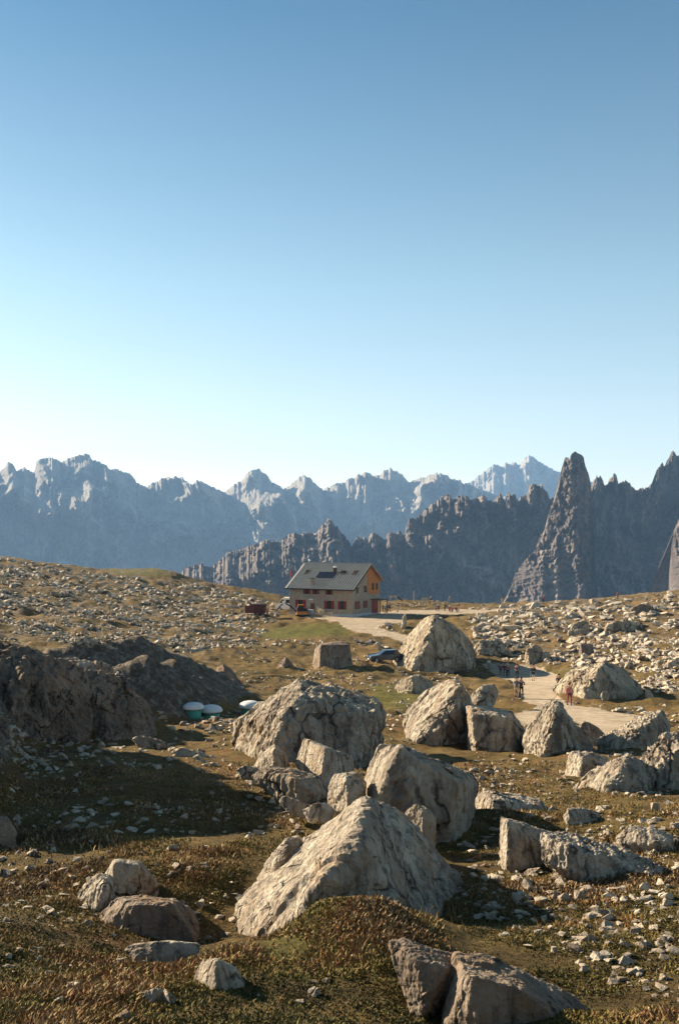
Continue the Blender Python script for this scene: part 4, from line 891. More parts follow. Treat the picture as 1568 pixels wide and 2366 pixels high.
M['skin'] = mat('skin', (.50, .27, .18), .6, var=.05)
M['hair'] = mat('dark_hair', (.03, .02, .015), .7, var=.1)
M['red_flag'] = mat('red_cloth', (.50, .03, .03), .8, var=.1)

cx, cy, cz_ = P(813.5, 1422, 197)
TH = R(32); L = 15.0; Wd = 10.6; RY = 6.4; HE = 5.45; HB = 7.0 - .3; HR = 9.95
Wd_slopeF = (HR - HE) / RY; HB = HR - Wd_slopeF * (Wd - RY)
hut = thing('mountain_hut', 'stone mountain hut with a grey sheet-metal roof and red shutters', 'building', (cx, cy, cz_), -TH)
# walls: X from -L to 0 along the front, Y from 0 to Wd backwards
prof = [(0, -1.2), (Wd, -1.2), (Wd, HB), (RY, HR), (0, HE)]
w = MB()
# front and back walls with the gables, as a closed shell
for X in (-L, 0):
    pass
V8 = [(-L, y, z) for y, z in prof] + [(0, y, z) for y, z in prof]
w.add(V8, [(0, 5, 9, 4), (1, 2, 7, 6), (2, 3, 8, 7), (3, 4, 9, 8), (0, 1, 6, 5)], [(0, 4, 3), (0, 3, 2), (0, 2, 1), (5, 8, 9), (5, 7, 8), (5, 6, 7)])
wall = w.build('wall', M['stone_wall'], hut)
# plinth ledge between stone and ground
MB().box((-L - .06, -.06, -1.0), (.06, Wd + .06, .18)).build('plinth', M['concrete'], hut)
# timber cladding on the right part of the gable
a0 = 5.9
nb = 14; bw = (Wd - a0) / nb
for k in range(nb):
    y0 = a0 + k * bw; y1 = y0 + bw - .025
    top = lambda y: (HE + (y * Wd_slopeF) if y < RY else HR - (y - RY) * Wd_slopeF) - .12
    b = MB(); b.add([(.003, y0, 3.9), (.07, y0, 3.9), (.07, y1, 3.9), (.003, y1, 3.9), (.003, y0, top(y0)), (.07, y0, top(y0)), (.07, y1, top(y1)), (.003, y1, top(y1))],
                    [(0, 3, 2, 1), (4, 5, 6, 7), (0, 1, 5, 4), (1, 2, 6, 5), (2, 3, 7, 6), (3, 0, 4, 7)])
    b.build('board', M['orange_wood'], hut)
# roof panels with standing seams
OV = .75; OE = .65; npan = 27; pw = (L + 2 * OV) / npan
def roofpt(X, s, h=0):      # s metres up the front slope (horizontal), h above it
    nrm = Vector((0, -Wd_slopeF, 1)).normalized()
    return Vector((X, s, HE + s * Wd_slopeF)) + nrm * h
for k in range(npan):
    x0 = -L - OV + k * pw; x1 = x0 + pw - .035
    b = MB(); q = [roofpt(x, s, h) for h in (.06, .14) for x, s in ((x0, -OE), (x1, -OE), (x1, RY), (x0, RY))]
    b.add(q, [(0, 3, 2, 1), (4, 5, 6, 7), (0, 1, 5, 4), (1, 2, 6, 5), (2, 3, 7, 6), (3, 0, 4, 7)])
    e = MB(); 
    pan = b.build('roof_panel', M['metal_roof'], hut)
    sm = MB(); q = [roofpt(x, s, h) for h in (.10, .25) for x, s in ((x1 - .02, -OE), (x1 + .075, -OE), (x1 + .075, RY), (x1 - .02, RY))]
    sm.add(q, [(0, 3, 2, 1), (4, 5, 6, 7), (0, 1, 5, 4), (1, 2, 6, 5), (2, 3, 7, 6), (3, 0, 4, 7)])
    sm.build('seam', M['seam'], pan)
nb_ = Vector((0, Wd_slopeF, 1)).normalized()
q = []
for h in (.02, .14):
    for X, s in ((-L - OV, RY), (OV, RY), (OV, Wd + .75), (-L - OV, Wd + .75)):
        q.append(Vector((X, s, HR - (s - RY) * Wd_slopeF)) + nb_ * h)
MB().add(q, [(0, 3, 2, 1), (4, 5, 6, 7), (0, 1, 5, 4), (1, 2, 6, 5), (2, 3, 7, 6), (3, 0, 4, 7)]).build('rear_roof', M['metal_roof'], hut)
MB().bar((-L - OV, RY, HR + .2), (OV, RY, HR + .2), .35, .12).build('ridge_cap', M['metal_roof'], hut)
MB().bar((-L - OV, -OE - .1, HE - OE * Wd_slopeF - .02), (OV, -OE - .1, HE - OE * Wd_slopeF - .02), .16).build('gutter', M['black'], hut)
for s0, s1 in (((OV - .06, -OE, HE - OE * Wd_slopeF), (OV - .06, RY, HR)), ((OV - .06, RY, HR), (OV - .06, Wd + .75, HR - (Wd + .75 - RY) * Wd_slopeF)), ((-L - OV + .06, -OE, HE - OE * Wd_slopeF), (-L - OV + .06, RY, HR))):
    MB().bar(Vector(s0) + Vector((0, 0, -.12)), Vector(s1) + Vector((0, 0, -.12)), .26, .10).build('barge_board', M['orange_wood'] if s1[1] > RY else M['brown_wood'], hut)
MB().bar((-L + .1, -.08, 0), (-L + .1, -.08, HE - .3), .12).build('downpipe', M['steel'], hut)
# windows
def window(X, z0, z1, half, side='front', shutters=True):
    def T(x, y, z): return (X + x, -y, z) if side == 'front' else (y, X + x, z)
    def bx(a, b, nm, m, par):
        p = T(*a); q_ = T(*b)
        lo = tuple(min(i, j) for i, j in zip(p, q_)); hi = tuple(max(i, j) for i, j in zip(p, q_))
        return MB().box(lo, hi).build(nm, m, par)
    fr = bx((-half - .08, .003, z0 - .08), (half + .08, .06, z1 + .08), 'window', M['brown_wood'], hut)
    for sx in (-1, 1):
        bx((sx * half * .5 - half * .44, .05, z0), (sx * half * .5 + half * .44, .075, z1), 'pane', M['glass'], fr)
    bx((-half - .15, .003, z0 - .2), (half + .15, .16, z0 - .09), 'sill', M['concrete'], fr)
    if shutters:
        for sx in (-1, 1):
            c = sx * (half + .12 + half * .5)
            sh = bx((c - half * .55, .004, z0 - .05), (c + half * .55, .09, z1 + .05), 'shutter', M['red_paint'], hut)
            for zz in (.25, .75):
                bx((c - half * .5, .091, z0 + (z1 - z0) * zz - .05), (c + half * .5, .12, z0 + (z1 - z0) * zz + .05), 'batten', M['red_paint'], sh)
def fx(zx): return -L + L * (zx - 125) / 880
for zx, hf in ((285, .55), (690, .5), (868, .42)): window(fx(zx), 1.15, 2.65, hf)
for zx in (375, 500, 690): window(fx(zx), 4.0, 5.0, .34)
def gy(zx): return Wd * (zx - 1010) / 400
window(gy(1082), 1.2, 2.6, .36, 'gable'); window(gy(1198), 1.3, 2.6, .3, 'gable')
window(gy(1080), 4.3, 5.4, .34, 'gable', False); window(gy(1200), 4.4, 5.6, .38, 'gable', False)
for zx in (1312, 1372):
    X = gy(zx); f = MB().box((.072, X - .4, 4.7), (.12, X + .4, 6.1)).build('window', M['brown_wood'], hut)
    MB().box((.121, X - .3, 4.8), (.14, X + .3, 6.0)).build('pane', M['glass'], f)
dr = MB().box((fx(455) - .5, -.07, 0), (fx(455) + .5, -.003, 2.1)).build('door', M['brown_wood'], hut)
MB().box((fx(455) + .32, -.11, 1.0), (fx(455) + .42, -.071, 1.08)).build('handle', M['steel'], dr)
MB().box((fx(445) - .45, -.5, 2.75), (fx(445) + .45, -.003, 3.0), taper=.05).build('door_lamp', M['white_paint'], hut)
# porch at the far end of the gable
pc = MB().box((.003, 7.2, 2.75), (2.3, 10.4, 2.9)).build('porch_roof', M['brown_wood'], hut)
for yy in (7.35, 10.25): MB().bar((2.15, yy, 0), (2.15, yy, 2.75), .15).build('porch_post', M['brown_wood'], pc)
MB().box((.004, 7.6, 0), (.08, 10.0, 2.5)).build('porch_door', M['red_paint'], hut)
# on the roof
def slopebox(frac, f, w_, l_, h0, h1, nm, m, par=hut):
    X = -L - OV + frac * (L + 2 * OV); s = -OE + f * (RY + OE); q = []
    for h in (h0, h1):
        for dx, ds in ((-w_, -l_), (w_, -l_), (w_, l_), (-w_, l_)): q.append(roofpt(X + dx / 2, s + ds / 2, h))
    return MB().add(q, [(0, 3, 2, 1), (4, 5, 6, 7), (0, 1, 5, 4), (1, 2, 6, 5), (2, 3, 7, 6), (3, 0, 4, 7)]).build(nm, m, par)
for fr_, f_ in ((.15, .64), (.69, .64), (.86, .64)):
    k = slopebox(fr_, f_, 1.0, 1.0, .10, .34, 'skylight', M['brown_wood']); slopebox(fr_, f_, .75, .75, .341, .36, 'pane', M['glass'], k)
for k in range(4):
    sp = slopebox(.375 + k * .064, .52, 1.0, 1.55, .28, .36, 'solar_panel', M['solar'])
X = -L - OV + .37 * (L + 2 * OV); s = -OE + .15 * (RY + OE); zb = HE + s * Wd_slopeF
ch = MB().box((X - .3, s - .3, zb - .5), (X + .3, s + .3, zb + 1.35)).build('chimney', M['stone_wall'], hut)
MB().box((X - .38, s - .38, zb + 1.352), (X + .38, s + .38, zb + 1.48)).build('chimney_cap', M['black'], ch)
X = -L - OV + .575 * (L + 2 * OV); s = -OE + .6 * (RY + OE); zb = HE + s * Wd_slopeF
ch = MB().box((X - .28, s - .28, zb - .5), (X + .28, s + .28, zb + 1.3)).build('chimney', M['brown_wood'], hut)
MB().lathe([(0.001, 1.3), (.34, 1.3), (.40, 1.42), (.25, 1.62), (.001, 1.68)], 12, Matrix.Translation((X, s, zb))).build('chimney_cap', M['white_paint'], ch, smooth=True)

def gpt(u, v, dd=0):
    d = ray1(u, v) + dd; x = (u - 784) / F * d; return Vector((x, d, tz(x, d)))
def sit(x, y): return Vector((x, y, tz(x, y)))
HM = Matrix.Translation((cx, cy, cz_)) @ Matrix.Rotation(-TH, 4, 'Z')
# satellite ball on a mast and flag at the far side of the hut
t = thing('antenna_mast', 'slim mast with a white ball standing behind the roof ridge', 'antenna', HM @ Vector((-L - .2, RY + 1.2, HR - 1.5)))
MB().bar((0, 0, 0), (0, 0, 2.1), .08).build('mast', M['steel'], t)
MB().lathe([(.001, -.25), (.18, -.18), (.25, 0), (.18, .18), (.001, .25)], 12, Matrix.Translation((0, 0, 2.2))).build('dish', M['white_paint'], t, smooth=True)
d = 212; p = P(671, 1352, d)
t = thing('flagpole', 'flagpole with a red flag left of the hut roof', 'flagpole', sit(p[0], p[1]))
hp = P(671, 1312, d)[2] - t.location.z
MB().bar((0, 0, 0), (0, 0, hp), .07).build('pole', M['steel'], t)
MB().box((-.02, -.03, hp - 1.9), (.42, .03, hp - .7)).build('flag', M['red_flag'], t)
# pale plank stack and concrete trough at the front wall
t = thing('plank_stack', 'pale planks and a triangular frame leaning by the front wall', 'planks', HM @ Vector((fx(600), -1.2, 0)), -TH)
for k in range(4): MB().bar((-.9 + k * .35, 0, 0), (-1.0 + k * .42, .5, 1.5 - k * .12), .16, .05).build('plank', M['pale_wood'], t)
MB().box((.1, -.3, 0), (1.0, .4, .95)).build('crate', M['pale_wood'], t)
MB().bar((-1.1, -.1, .05), (-.6, .1, 1.6), .12, .06).build('frame', M['pale_wood'], t)
MB().bar((-.6, .1, 1.6), (.2, -.1, .05), .12, .06).build('frame', M['pale_wood'], t)
MB().box((1.1, -.25, .35), (3.2, .1, .45)).build('beam', M['pale_wood'], t)
for k in (1.3, 3.0): MB().box((k - .06, -.2, -.1), (k + .06, .05, .349)).build('leg', M['pale_wood'], t)
t = thing('water_trough', 'pale blue-grey trough against the front wall left of the planks', 'trough', HM @ Vector((fx(430), -1.0, 0)), -TH)
MB().box((-1.3, -.5, -.1), (1.3, .5, .85), taper=.06).build('basin', M['concrete'], t)
MB().box((-1.2, -.42, .851), (1.2, .42, .9)).build('lid', M['concrete'], t)

# excavator
e0 = gpt(696, 1424)
t = thing('excavator', 'small orange and black excavator left of the hut with its arm raised', 'excavator', e0, R(6))
for sy in (-.75, .75):
    MB().prism([(-1.2, 0), (1.2, 0), (1.4, .25), (1.2, .5), (-1.2, .5), (-1.4, .25)], sy - .2, sy + .2).build('track', M['black'], t)
MB().box((-1.0, -.8, .52), (1.25, .8, 1.2), taper=.08).build('body', M['orange_paint'], t)
MB().prism([(.4, 1.2), (1.3, 1.2), (1.25, 1.75), (.4, 1.85)], -.7, .7).build('engine_cover', M['black'], t)
cb = MB().prism([(-.8, 1.2), (.35, 1.2), (.35, 2.45), (-.6, 2.45), (-.85, 1.9)], -.75, .1).build('cab', M['black'], t)
MB().box((-.65, -.78, 1.6), (.2, -.752, 2.35)).build('window', M['glass'], cb)
MB().box((-.65, -.8, 2.452), (.45, .15, 2.55)).build('cab_roof', M['orange_paint'], cb)
el = P(656, 1392, e0.y); el = Vector((el[0] - e0.x, 0, el[2] - e0.z)); tp = P(634, 1418, e0.y); tp = Vector((tp[0] - e0.x, 0, tp[2] - e0.z))
bo = MB().bar((-.9, .4, 1.0), (el.x * .62, .4, el.z * .75), .34, .28).bar((el.x * .62, .4, el.z * .75), (el.x, .4, el.z), .3, .26).build('boom', M['black'], t)
MB().bar((-.9, .4, .8), (el.x * .5, .4, el.z * .55), .16).build('hydraulic_cylinder', M['white_paint'], bo)
MB().bar((el.x, .4, el.z), (tp.x, .4, tp.z + .3), .24, .22).build('stick', M['black'], t)
MB().box((el.x - .3, .2, el.z - .25), (el.x + .35, .6, el.z + .3)).build('boom_joint', M['white_paint'], t)
MB().prism([(tp.x - .35, tp.z - .3), (tp.x + .3, tp.z - .3), (tp.x + .35, tp.z + .3), (tp.x - .1, tp.z + .4)], .1, .7).build('bucket', M['white_paint'], t)

def wheel(par, x, y, r, w_, nm='wheel'):
    mt = Matrix.Translation((x, y, r)) @ Matrix.Rotation(math.pi / 2, 4, 'X')
    o = MB().lathe([(r * .55, -w_ / 2), (r * .95, -w_ / 2), (r, -w_ / 4), (r, w_ / 4), (r * .95, w_ / 2), (r * .55, w_ / 2)], 20, mt).build(nm, M['tyre'], par, smooth=True)
    MB().lathe([(.001, -w_ * .4), (r * .56, -w_ * .45), (r * .56, w_ * .45), (.001, w_ * .4)], 14, mt).build('rim', M['steel'], o)
# white van, nose to the left, its rear behind the hut
d = 214; p = P(650, 1404, d)
t = thing('van', 'white van parked against the left end of the hut', 'van', sit(p[0], p[1]), R(-12))
body = [(-1.0, .35), (4.4, .35), (4.45, 2.5), (4.2, 2.75), (.6, 2.75), (.25, 2.6), (-.35, 1.55), (-.95, 1.35), (-1.1, .8)]
bd = MB().prism(body, -.95, .95).build('body', M['white_paint'], t, bevel=.05)
MB().add([(-.30, -.85, 1.62), (-.30, .85, 1.62), (.22, .8, 2.52), (.22, -.8, 2.52)], [(0, 1, 2, 3)]).build('windscreen', M['glass'], t).location.x = -.035
MB().prism([(-.15, 1.6), (.9, 1.6), (.9, 2.35), (.3, 2.35)], -.972, -.955).build('side_window', M['glass'], t)
MB().prism([(1.2, 1.6), (2.4, 1.6), (2.4, 2.35), (1.2, 2.35)], -.972, -.955).build('side_window', M['glass'], t)
for sy in (-.65, .65): MB().box((-1.13, sy - .15, .85), (-1.0, sy + .15, 1.1)).build('headlight', M['glass'], t)
for x in (-.1, 3.4):
    for sy in (-.86, .86): wheel(t, x, sy, .36, .24)
# rust-red skip and red panel on the left
p = gpt(598, 1419)
t = thing('skip', 'dark rust-red open skip at the foot of the left hillside', 'skip', p, R(-8))
MB().prism([(-1.1, -.1), (1.1, -.1), (1.45, 1.7), (-1.45, 1.7)], -.9, .9).build('container', M['rust'], t)
MB().box((-1.52, -1.0, 1.7), (1.52, 1.0, 1.8)).build('rim', M['black'], t)
for k in (-.8, 0, .8): MB().box((k - .06, -.97, .1), (k + .06, -.905, 1.65)).build('rib', M['black'], t)
p = gpt(577, 1420)
t = thing('board_panel', 'faded pink-red board leaning left of the skip', 'panel', p, R(10))
MB().box((-.9, -.04, 0), (.9, .04, 1.5)).build('panel', M['rust'], t)
for k in (-.8, .8): MB().bar((k, .05, -.1), (k, .05, 1.6), .08).build('post', M['brown_wood'], t)

# domed tanks
def tank(u, v, w_px, label):
    d = ray1(u, v); p = gpt(u, v); r = w_px / F * d / 2
    t = thing('domed_tank', label, 'tank', p, 0, 'green tanks with white domed lids')
    MB().lathe([(.001, -.25), (r * .72, -.25), (r * .74, .0), (r * .74, r * .72), (.001, r * .72)], 28).build('tank_body', M['green_tank'], t, smooth=True)
    MB().lathe([(.001, r * .62), (r * .93, r * .62), (r, r * .68), (r * .99, r * .80), (r * .85, r * 1.00), (r * .6, r * 1.13), (r * .3, r * 1.20), (.001, r * 1.22)], 28).build('lid', M['white_lid'], t, smooth=True)
    for k in range(3): MB().box((-.02 + math.cos(k * 2.1 + 3.6) * r * .78, math.sin(k * 2.1 + 3.6) * r * .78 - .03, r * .5), (.02 + math.cos(k * 2.1 + 3.6) * r * .78, math.sin(k * 2.1 + 3.6) * r * .78 + .03, r * .68)).build('clip', M['black'], t)
tank(449, 1652, 50, 'leftmost green tank with a white domed lid')
tank(489, 1658, 54, 'middle green tank with a white domed lid, nearest of the three')
tank(579, 1650, 52, 'green tank with a white lid half hidden behind the broad boulder')

# car
d = 128; p = P(888, 1541, d)
t = thing('parked_car', 'dark blue car parked left of the tall white-faced boulder', 'car', sit(p[0], p[1]), R(17))
body = [(-2.1, .35), (2.1, .35), (2.15, .8), (2.05, 1.0), (1.0, 1.02), (-.75, 1.0), (-1.95, .85), (-2.15, .7)]
MB().prism(body, -.87, .87).build('body', M['blue_paint'], t, bevel=.06)
cab = MB(); lo = [(-.85, .99), (1.95, .99)]; 
cab.add([(-.9, -.8, .98), (2.0, -.8, .98), (2.0, .8, .98), (-.9, .8, .98), (-.15, -.62, 1.46), (1.55, -.62, 1.46), (1.55, .62, 1.46), (-.15, .62, 1.46)],
        [(4, 5, 6, 7), (0, 1, 5, 4), (1, 2, 6, 5), (2, 3, 7, 6), (3, 0, 4, 7)])
cab.build('glasshouse', M['glass'], t)
MB().box((-.15, -.62, 1.462), (1.55, .62, 1.50), taper=.04).build('roof', M['blue_paint'], t)
MB().box((-2.17, -.35, .5), (-2.12, .35, .75)).build('grille', M['black'], t)
for sy in (-.65, .65): MB().box((-2.16, sy - .17, .62), (-1.98, sy + .17, .8)).build('headlight', M['steel'], t)
MB().box((-2.2, -.26, .38), (-2.16, .26, .49)).build('number_plate', M['white_paint'], t)
for x in (-1.35, 1.35):
    for sy in (-.8, .8): wheel(t, x, sy, .33, .2)

# right of the hut: timber frame, bench rails, pole, dry-stone wall
p = gpt(908, 1396)
t = thing('timber_arch', 'pale timber arch with a lean-to beam right of the hut', 'shelter', p, R(-10))
s_ = p.y / F
for x in (-.75, .75): MB().bar((x, 0, -.1), (x, 0, 2.0), .2).build('post', M['pale_wood'], t)
MB().bar((-1.0, 0, 2.1), (1.1, 0, 2.1), .2).build('lintel', M['pale_wood'], t)
for x in (-.75, .75): MB().bar((x, 0, 1.4), (x * .4, 0, 2.05), .12).build('brace', M['pale_wood'], t)
MB().bar((.9, 0, 2.1), (2.3, .6, .9), .16, .3).build('rafter', M['brown_wood'], t)
p = gpt(955, 1394)
tp_ = P(949, 1357, p.y)
t = thing('wooden_pole', 'bare wooden pole standing on the skyline right of the hut', 'pole', p)
MB().bar((0, 0, -.2), (0, 0, 3.2), .16).build('post', M['pale_wood'], t); MB().box((-.16, -.1, 2.75), (.16, .1, 2.82)).build('crossbar', M['brown_wood'], t)
p = gpt(980, 1394)
t = thing('timber_stack', 'stack of long pale timbers behind the stone wall right of the hut', 'timber', p, R(-6))
for k in range(4):
    MB().bar((-1.3 + .15 * k, .1 * k, .5 + k * .28), (1.3, .1 * k, .5 + k * .28), .17).build('timber', M['pale_wood'], t)
for x in (-1.0, 1.0): MB().bar((x, .25, -.2), (x, .25, 1.7), .13).build('upright', M['brown_wood'], t)
def stone_wall(label, pts, n):
    a = gpt(*pts[0]); t = thing('dry_stone_wall', label, 'wall', a)
    b = gpt(*pts[-1]); 
    for k in range(n):
        f = (k + .5) / n; g = gpt(pts[0][0] + (pts[-1][0] - pts[0][0]) * f, pts[0][1] + (pts[-1][1] - pts[0][1]) * f)
        for row in range(3):
            o = bpy.data.objects.new('stone', rock_mesh(random.randrange(16), 'rock_far')); link(o, t)
            s = random.uniform(.22, .38)
            o.location = (g.x - a.x + random.uniform(-.2, .2), g.y - a.y + random.uniform(-.25, .25), g.z - a.z + .1 + row * .38)
            o.scale = (s * 1.3, s, s * .8); o.rotation_euler = (random.uniform(-.3, .3), random.uniform(-.3, .3), random.uniform(0, 6))
stone_wall('rough dry-stone wall along the terrace right of the hut', [(885, 1403), (985, 1401)], 24)
stone_wall('rough dry-stone wall on the skyline behind the sitting walkers', [(990, 1398), (1035, 1397)], 11)

# ------------------------------------------------------------ people
def skin_mesh(name, verts, edges, radii, m, parent, sub=1):
    me = bpy.data.meshes.new(name); me.from_pydata(verts, edges, []); o = bpy.data.objects.new('tmp', me); COL.objects.link(o)
    md = o.modifiers.new('s', 'SKIN'); md.use_smooth_shade = True; md.branch_smoothing = .6
    me.skin_vertices[0].data[0].use_root = True
    for i, r in enumerate(radii): me.skin_vertices[0].data[i].radius = (r, r * .8) if isinstance(r, float) else r
    ss = o.modifiers.new('u', 'SUBSURF'); ss.levels = sub
    out = bpy.data.meshes.new_from_object(o.evaluated_get(DG())); bpy.data.objects.remove(o); bpy.data.meshes.remove(me)
    out.materials.clear(); out.materials.append(m); out.name = name
    q = bpy.data.objects.new(name, out); link(q, parent); return q
CLO = {}
def cloth(c):
    if c not in CLO: CLO[c] = mat('cloth_%d' % len(CLO), c, .85, var=.15, scale=6)
    return CLO[c]
def person(loc, rz, h, label, top, legs, shorts=False, pack=None, cap=None, pose='walk', poles=False, arms=0, group=None):
    k = h / 1.75; t = thing('person', label, 'person', loc, rz, group, scale=k)
    st = {'walk': .16, 'stand': .03, 'sit': 0}[pose]; dz = 0
    # facing -Y; x to the side
    if pose == 'sit':
        dz = -.45
        hip = (0, .0, .95 + dz)
        J = {'kneeL': (.11, -.42, .98 + dz), 'kneeR': (-.11, -.42, .98 + dz), 'anL': (.11, -.45, .52 + dz), 'anR': (-.11, -.45, .52 + dz)}
    else:
        hip = (0, 0, .95)
        J = {'kneeL': (.10, -st - .04, .50), 'kneeR': (-.10, st * .5 - .03, .50), 'anL': (.11, -st * 1.1, .09), 'anR': (-.11, st * 1.4, .09)}
    z = lambda v: v + dz
    lean = -.04
    el = {0: ((.27, .03, z(1.12)), (-.27, .03, z(1.12)), (.25, -.15, z(.92)), (-.25, -.12, z(.92))),
          1: ((.30, -.05, z(1.13)), (-.30, -.05, z(1.13)), (.12, -.24, z(1.16)), (-.12, -.24, z(1.12)))}[arms]
    v = [hip, (0, lean * .5, z(1.15)), (0, lean, z(1.38)), (0, lean * 1.2, z(1.49)), (0, lean * 1.4 - .01, z(1.58)), (0, lean * 1.4 - .015, z(1.70)),
         (.19, lean, z(1.40)), el[0], el[2], (-.19, lean, z(1.40)), el[1], el[3],
         (.10, 0, hip[2] - .05), J['kneeL'], J['anL'], (J['anL'][0] + .01, J['anL'][1] - .15, J['anL'][2] - .05),
         (-.10, 0, hip[2] - .05), J['kneeR'], J['anR'], (J['anR'][0] - .01, J['anR'][1] - .15, J['anR'][2] - .05)]
    e = [(0, 1), (1, 2), (2, 3), (3, 4), (4, 5), (2, 6), (6, 7), (7, 8), (2, 9), (9, 10), (10, 11), (0, 12), (12, 13), (13, 14), (14, 15), (0, 16), (16, 17), (17, 18), (18, 19)]
    r = [.14, .13, .15, .055, .085, .085, .062, .045, .036, .062, .045, .036, .09, .058, .042, .035, .09, .058, .042, .035]
    skin_mesh('body', v, e, r, M['skin'], t)
    ti = [0, 1, 2, 6, 7, 9, 10]; tv = [v[i] for i in ti]; tv[0] = (0, 0, hip[2] + .02)
    tv += [tuple((a * .25 + b * .75) for a, b in zip(v[7], v[8])), tuple((a * .25 + b * .75) for a, b in zip(v[10], v[11]))]
    skin_mesh('jacket', tv, [(0, 1), (1, 2), (2, 3), (3, 4), (2, 5), (5, 6), (4, 7), (6, 8)], [.165, .155, .175, .078, .062, .078, .062, .052, .052], cloth(top), t)
    if shorts:
        lv = [hip, v[12], tuple((a * .3 + b * .7) for a, b in zip(v[12], v[13])), v[16], tuple((a * .3 + b * .7) for a, b in zip(v[16], v[17]))]
        skin_mesh('shorts', lv, [(0, 1), (1, 2), (0, 3), (3, 4)], [.155, .11, .09, .11, .09], cloth(legs), t)
    else:
        lv = [hip, v[12], v[13], v[14], v[16], v[17], v[18]]
        skin_mesh('trousers', lv, [(0, 1), (1, 2), (2, 3), (0, 4), (4, 5), (5, 6)], [.155, .11, .078, .06, .11, .078, .06], cloth(legs), t)
    hd = v[5]
    mt = Matrix.Translation((0, hd[1] + .02, hd[2] + .0)) @ Matrix.Diagonal((1, 1.1, 1.1, 1))
    (MB().lathe([(.085, -.06), (.105, 0), (.095, .06), (.055, .10), (.001, .115)], 12, mt)).build('cap' if cap else 'hair', cloth(cap) if cap else M['hair'], t, smooth=True)
    MB().box((-.02, hd[1] - .115, hd[2] - .08), (.02, hd[1] - .08, hd[2] - .03)).build('nose', M['skin'], t)
    for sx in (-.032, .032): MB().box((sx - .01, hd[1] - .093, hd[2] - .02), (sx + .01, hd[1] - .084, hd[2] - .008)).build('eye', M['black'], t)
    for i in (14, 18):
        a = v[i]; MB().box((a[0] - .05, a[1] - .2, a[2] - .09), (a[0] + .05, a[1] + .06, a[2] + .02), taper=.012).build('shoe', M['black'], t)
    if pack:
        b = MB().box((-.16, .12, z(1.02)), (.16, .34, z(1.48)), taper=.03).build('backpack', cloth(pack), t, bevel=.03)
        MB().box((-.11, .342, z(1.08)), (.11, .39, z(1.28))).build('pocket', cloth(pack), b)
    if poles:
        for s_x, hnd in ((1, v[8]), (-1, v[11])):
            MB().bar((hnd[0] + s_x * .02, hnd[1] - .02, hnd[2] + .08), (hnd[0] + s_x * .1, hnd[1] - .25, .0), .025).build('walking_pole', M['steel'], t)
    return t
BLK = (.02, .02, .03); NAV = (.03, .04, .08); RED = (.45, .04, .03); GRY = (.25, .25, .26); ORG = (.55, .25, .10); TAN = (.40, .28, .17); WHT = (.7, .68, .64); PNK = (.50, .18, .17); WINE = (.22, .04, .06)
def hiker(u, v, hp, rz, label, *a, **k):
    p = gpt(u, v); p_ = person(p, R(rz), max(1.5, min(1.9, hp / F * p.y)), label, *a, **k); return p_
# photograph units: feet (u, v) and height in the same units
hiker(1127, 1548, 20, 20, 'pale-dressed walker at the top end of the track, farthest left', WHT, GRY, pose='stand')
hiker(1154, 1560, 26, 0, 'walker in dark red behind the red-shirted one on the track', WINE, BLK, pack=BLK)
hiker(1164, 1562, 31, 10, 'walker in black hidden behind the red-shirted one', BLK, NAV, pack=NAV)
hiker(1171, 1564, 30, -10, 'walker in a red shirt and white cap on the track', RED, BLK, cap=WHT)
hiker(1191, 1570, 36, 5, 'walker in a navy top with an orange waist bag', NAV, BLK, pack=ORG, arms=1)
hiker(1229, 1573, 38, -15, 'bare-legged walker in black with walking poles', BLK, BLK, shorts=True, poles=True, pack=BLK)
hiker(1190, 1610, 46, 8, 'pale-shirted companion at the left of the nearest pair of walkers', GRY, TAN, shorts=True, arms=0)
hiker(1201, 1613, 48, -5, 'tallest dark-clad walker with folded arms in the middle of the track', NAV, BLK, arms=1, pack=BLK)
hiker(1287, 1597, 37, 12, 'walker all in black by the left foot of the broad dark boulder', BLK, BLK, arms=1)
hiker(1311, 1629, 50, 0, 'person in a dusty pink shirt nearest the camera on the track', PNK, WINE, pack=WINE, shorts=False)
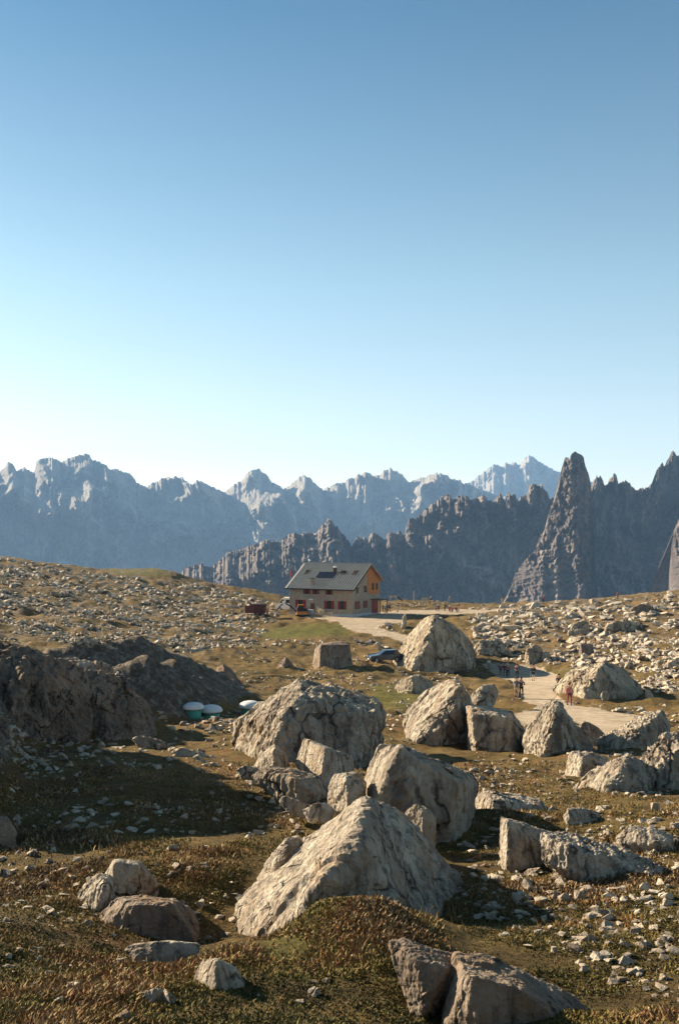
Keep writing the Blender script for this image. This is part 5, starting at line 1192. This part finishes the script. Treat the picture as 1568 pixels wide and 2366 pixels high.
# by the hut
hiker(618, 1424, 28, 10, 'worker in an orange-red jacket and white helmet beside the skip', (.6, .08, .04), BLK, cap=WHT, pose='stand')
hiker(870, 1419, 16, -20, 'small child in pink on the forecourt in the shadow of the hut', PNK, PNK, pose='stand').scale = (.62, .62, .62)
def group_p(lst, lab_pose):
    for (u, v, rz, lab, tp1, lg, po, kw) in lst:
        hiker(u, v, 20, rz, lab, tp1, lg, pose=po, **kw)
group_p([
    (884, 1415, 30, 'person in black with a yellow cap near the gable of the hut', BLK, BLK, 'stand', {'cap': (.6, .5, .1)}),
    (890, 1416, -20, 'person in a light blue jacket near the gable of the hut', (.12, .28, .5), NAV, 'stand', {}),
    (898, 1413, 60, 'person in dark clothes walking off the terrace by the gable', BLK, BLK, 'walk', {}),
    (918, 1413, -40, 'dark-clad person with a grey pack at the end of the hut shadow', BLK, GRY, 'stand', {'pack': GRY}),
    (1005, 1411, 10, 'person in grey sitting above the tall white-faced boulder', GRY, NAV, 'sit', {}),
    (1012, 1410, -10, 'person in black sitting above the tall white-faced boulder', BLK, BLK, 'sit', {}),
    (1026, 1412, 30, 'standing person in black at the left of the red-clad group', BLK, BLK, 'stand', {}),
    (1037, 1414, 0, 'sitting person in bright red left in the resting group', RED, BLK, 'sit', {'cap': WHT}),
    (1044, 1415, -20, 'sitting person in red and black in the middle of the resting group', RED, BLK, 'sit', {}),
    (1052, 1414, 20, 'sitting person in navy at the right of the resting group', NAV, BLK, 'sit', {'pack': BLK}),
    (1058, 1412, -30, 'person with bare arms standing at the right end of the resting group', BLK, PNK, 'stand', {}),
    (994, 1397, 0, 'white-capped person on the skyline behind the timbers', NAV, BLK, 'stand', {'cap': WHT}),
    (1037, 1396, 0, 'lone person with a white cap on the skyline right of the stone wall', TAN, GRY, 'stand', {'cap': WHT}),
    (1159, 1398, 15, 'person in pale clothes on the skyline above the boulder field', TAN, TAN, 'stand', {}),
    (1253, 1396, -15, 'person in a wine-red top standing alone in the right-hand field', WINE, BLK, 'stand', {}),
    (1424, 1383, 5, 'person in an orange jacket on the skyline at the right', (.5, .12, .05), BLK, 'stand', {}),
], None)

# ------------------------------------------------------------ haze
m = bpy.data.materials.new('haze'); m.use_nodes = True; nt = m.node_tree; nt.nodes.clear()
out = nt.nodes.new('ShaderNodeOutputMaterial'); pvn = nt.nodes.new('ShaderNodeVolumePrincipled')
pvn.inputs['Color'].default_value = (.34, .60, 1.0, 1); pvn.inputs['Density'].default_value = HAZE; pvn.inputs['Anisotropy'].default_value = 0.0
nt.links.new(pvn.outputs[0], out.inputs['Volume'])
hz = MB().box((-12000, -12000, -560), (12000, 12000, 1150)).build('haze', m)
tag(hz, 'thin blue air between the viewer and the far mountains', kind='stuff')
for o in list(bpy.data.objects):
    if '_d' in o.keys(): del o['_d']
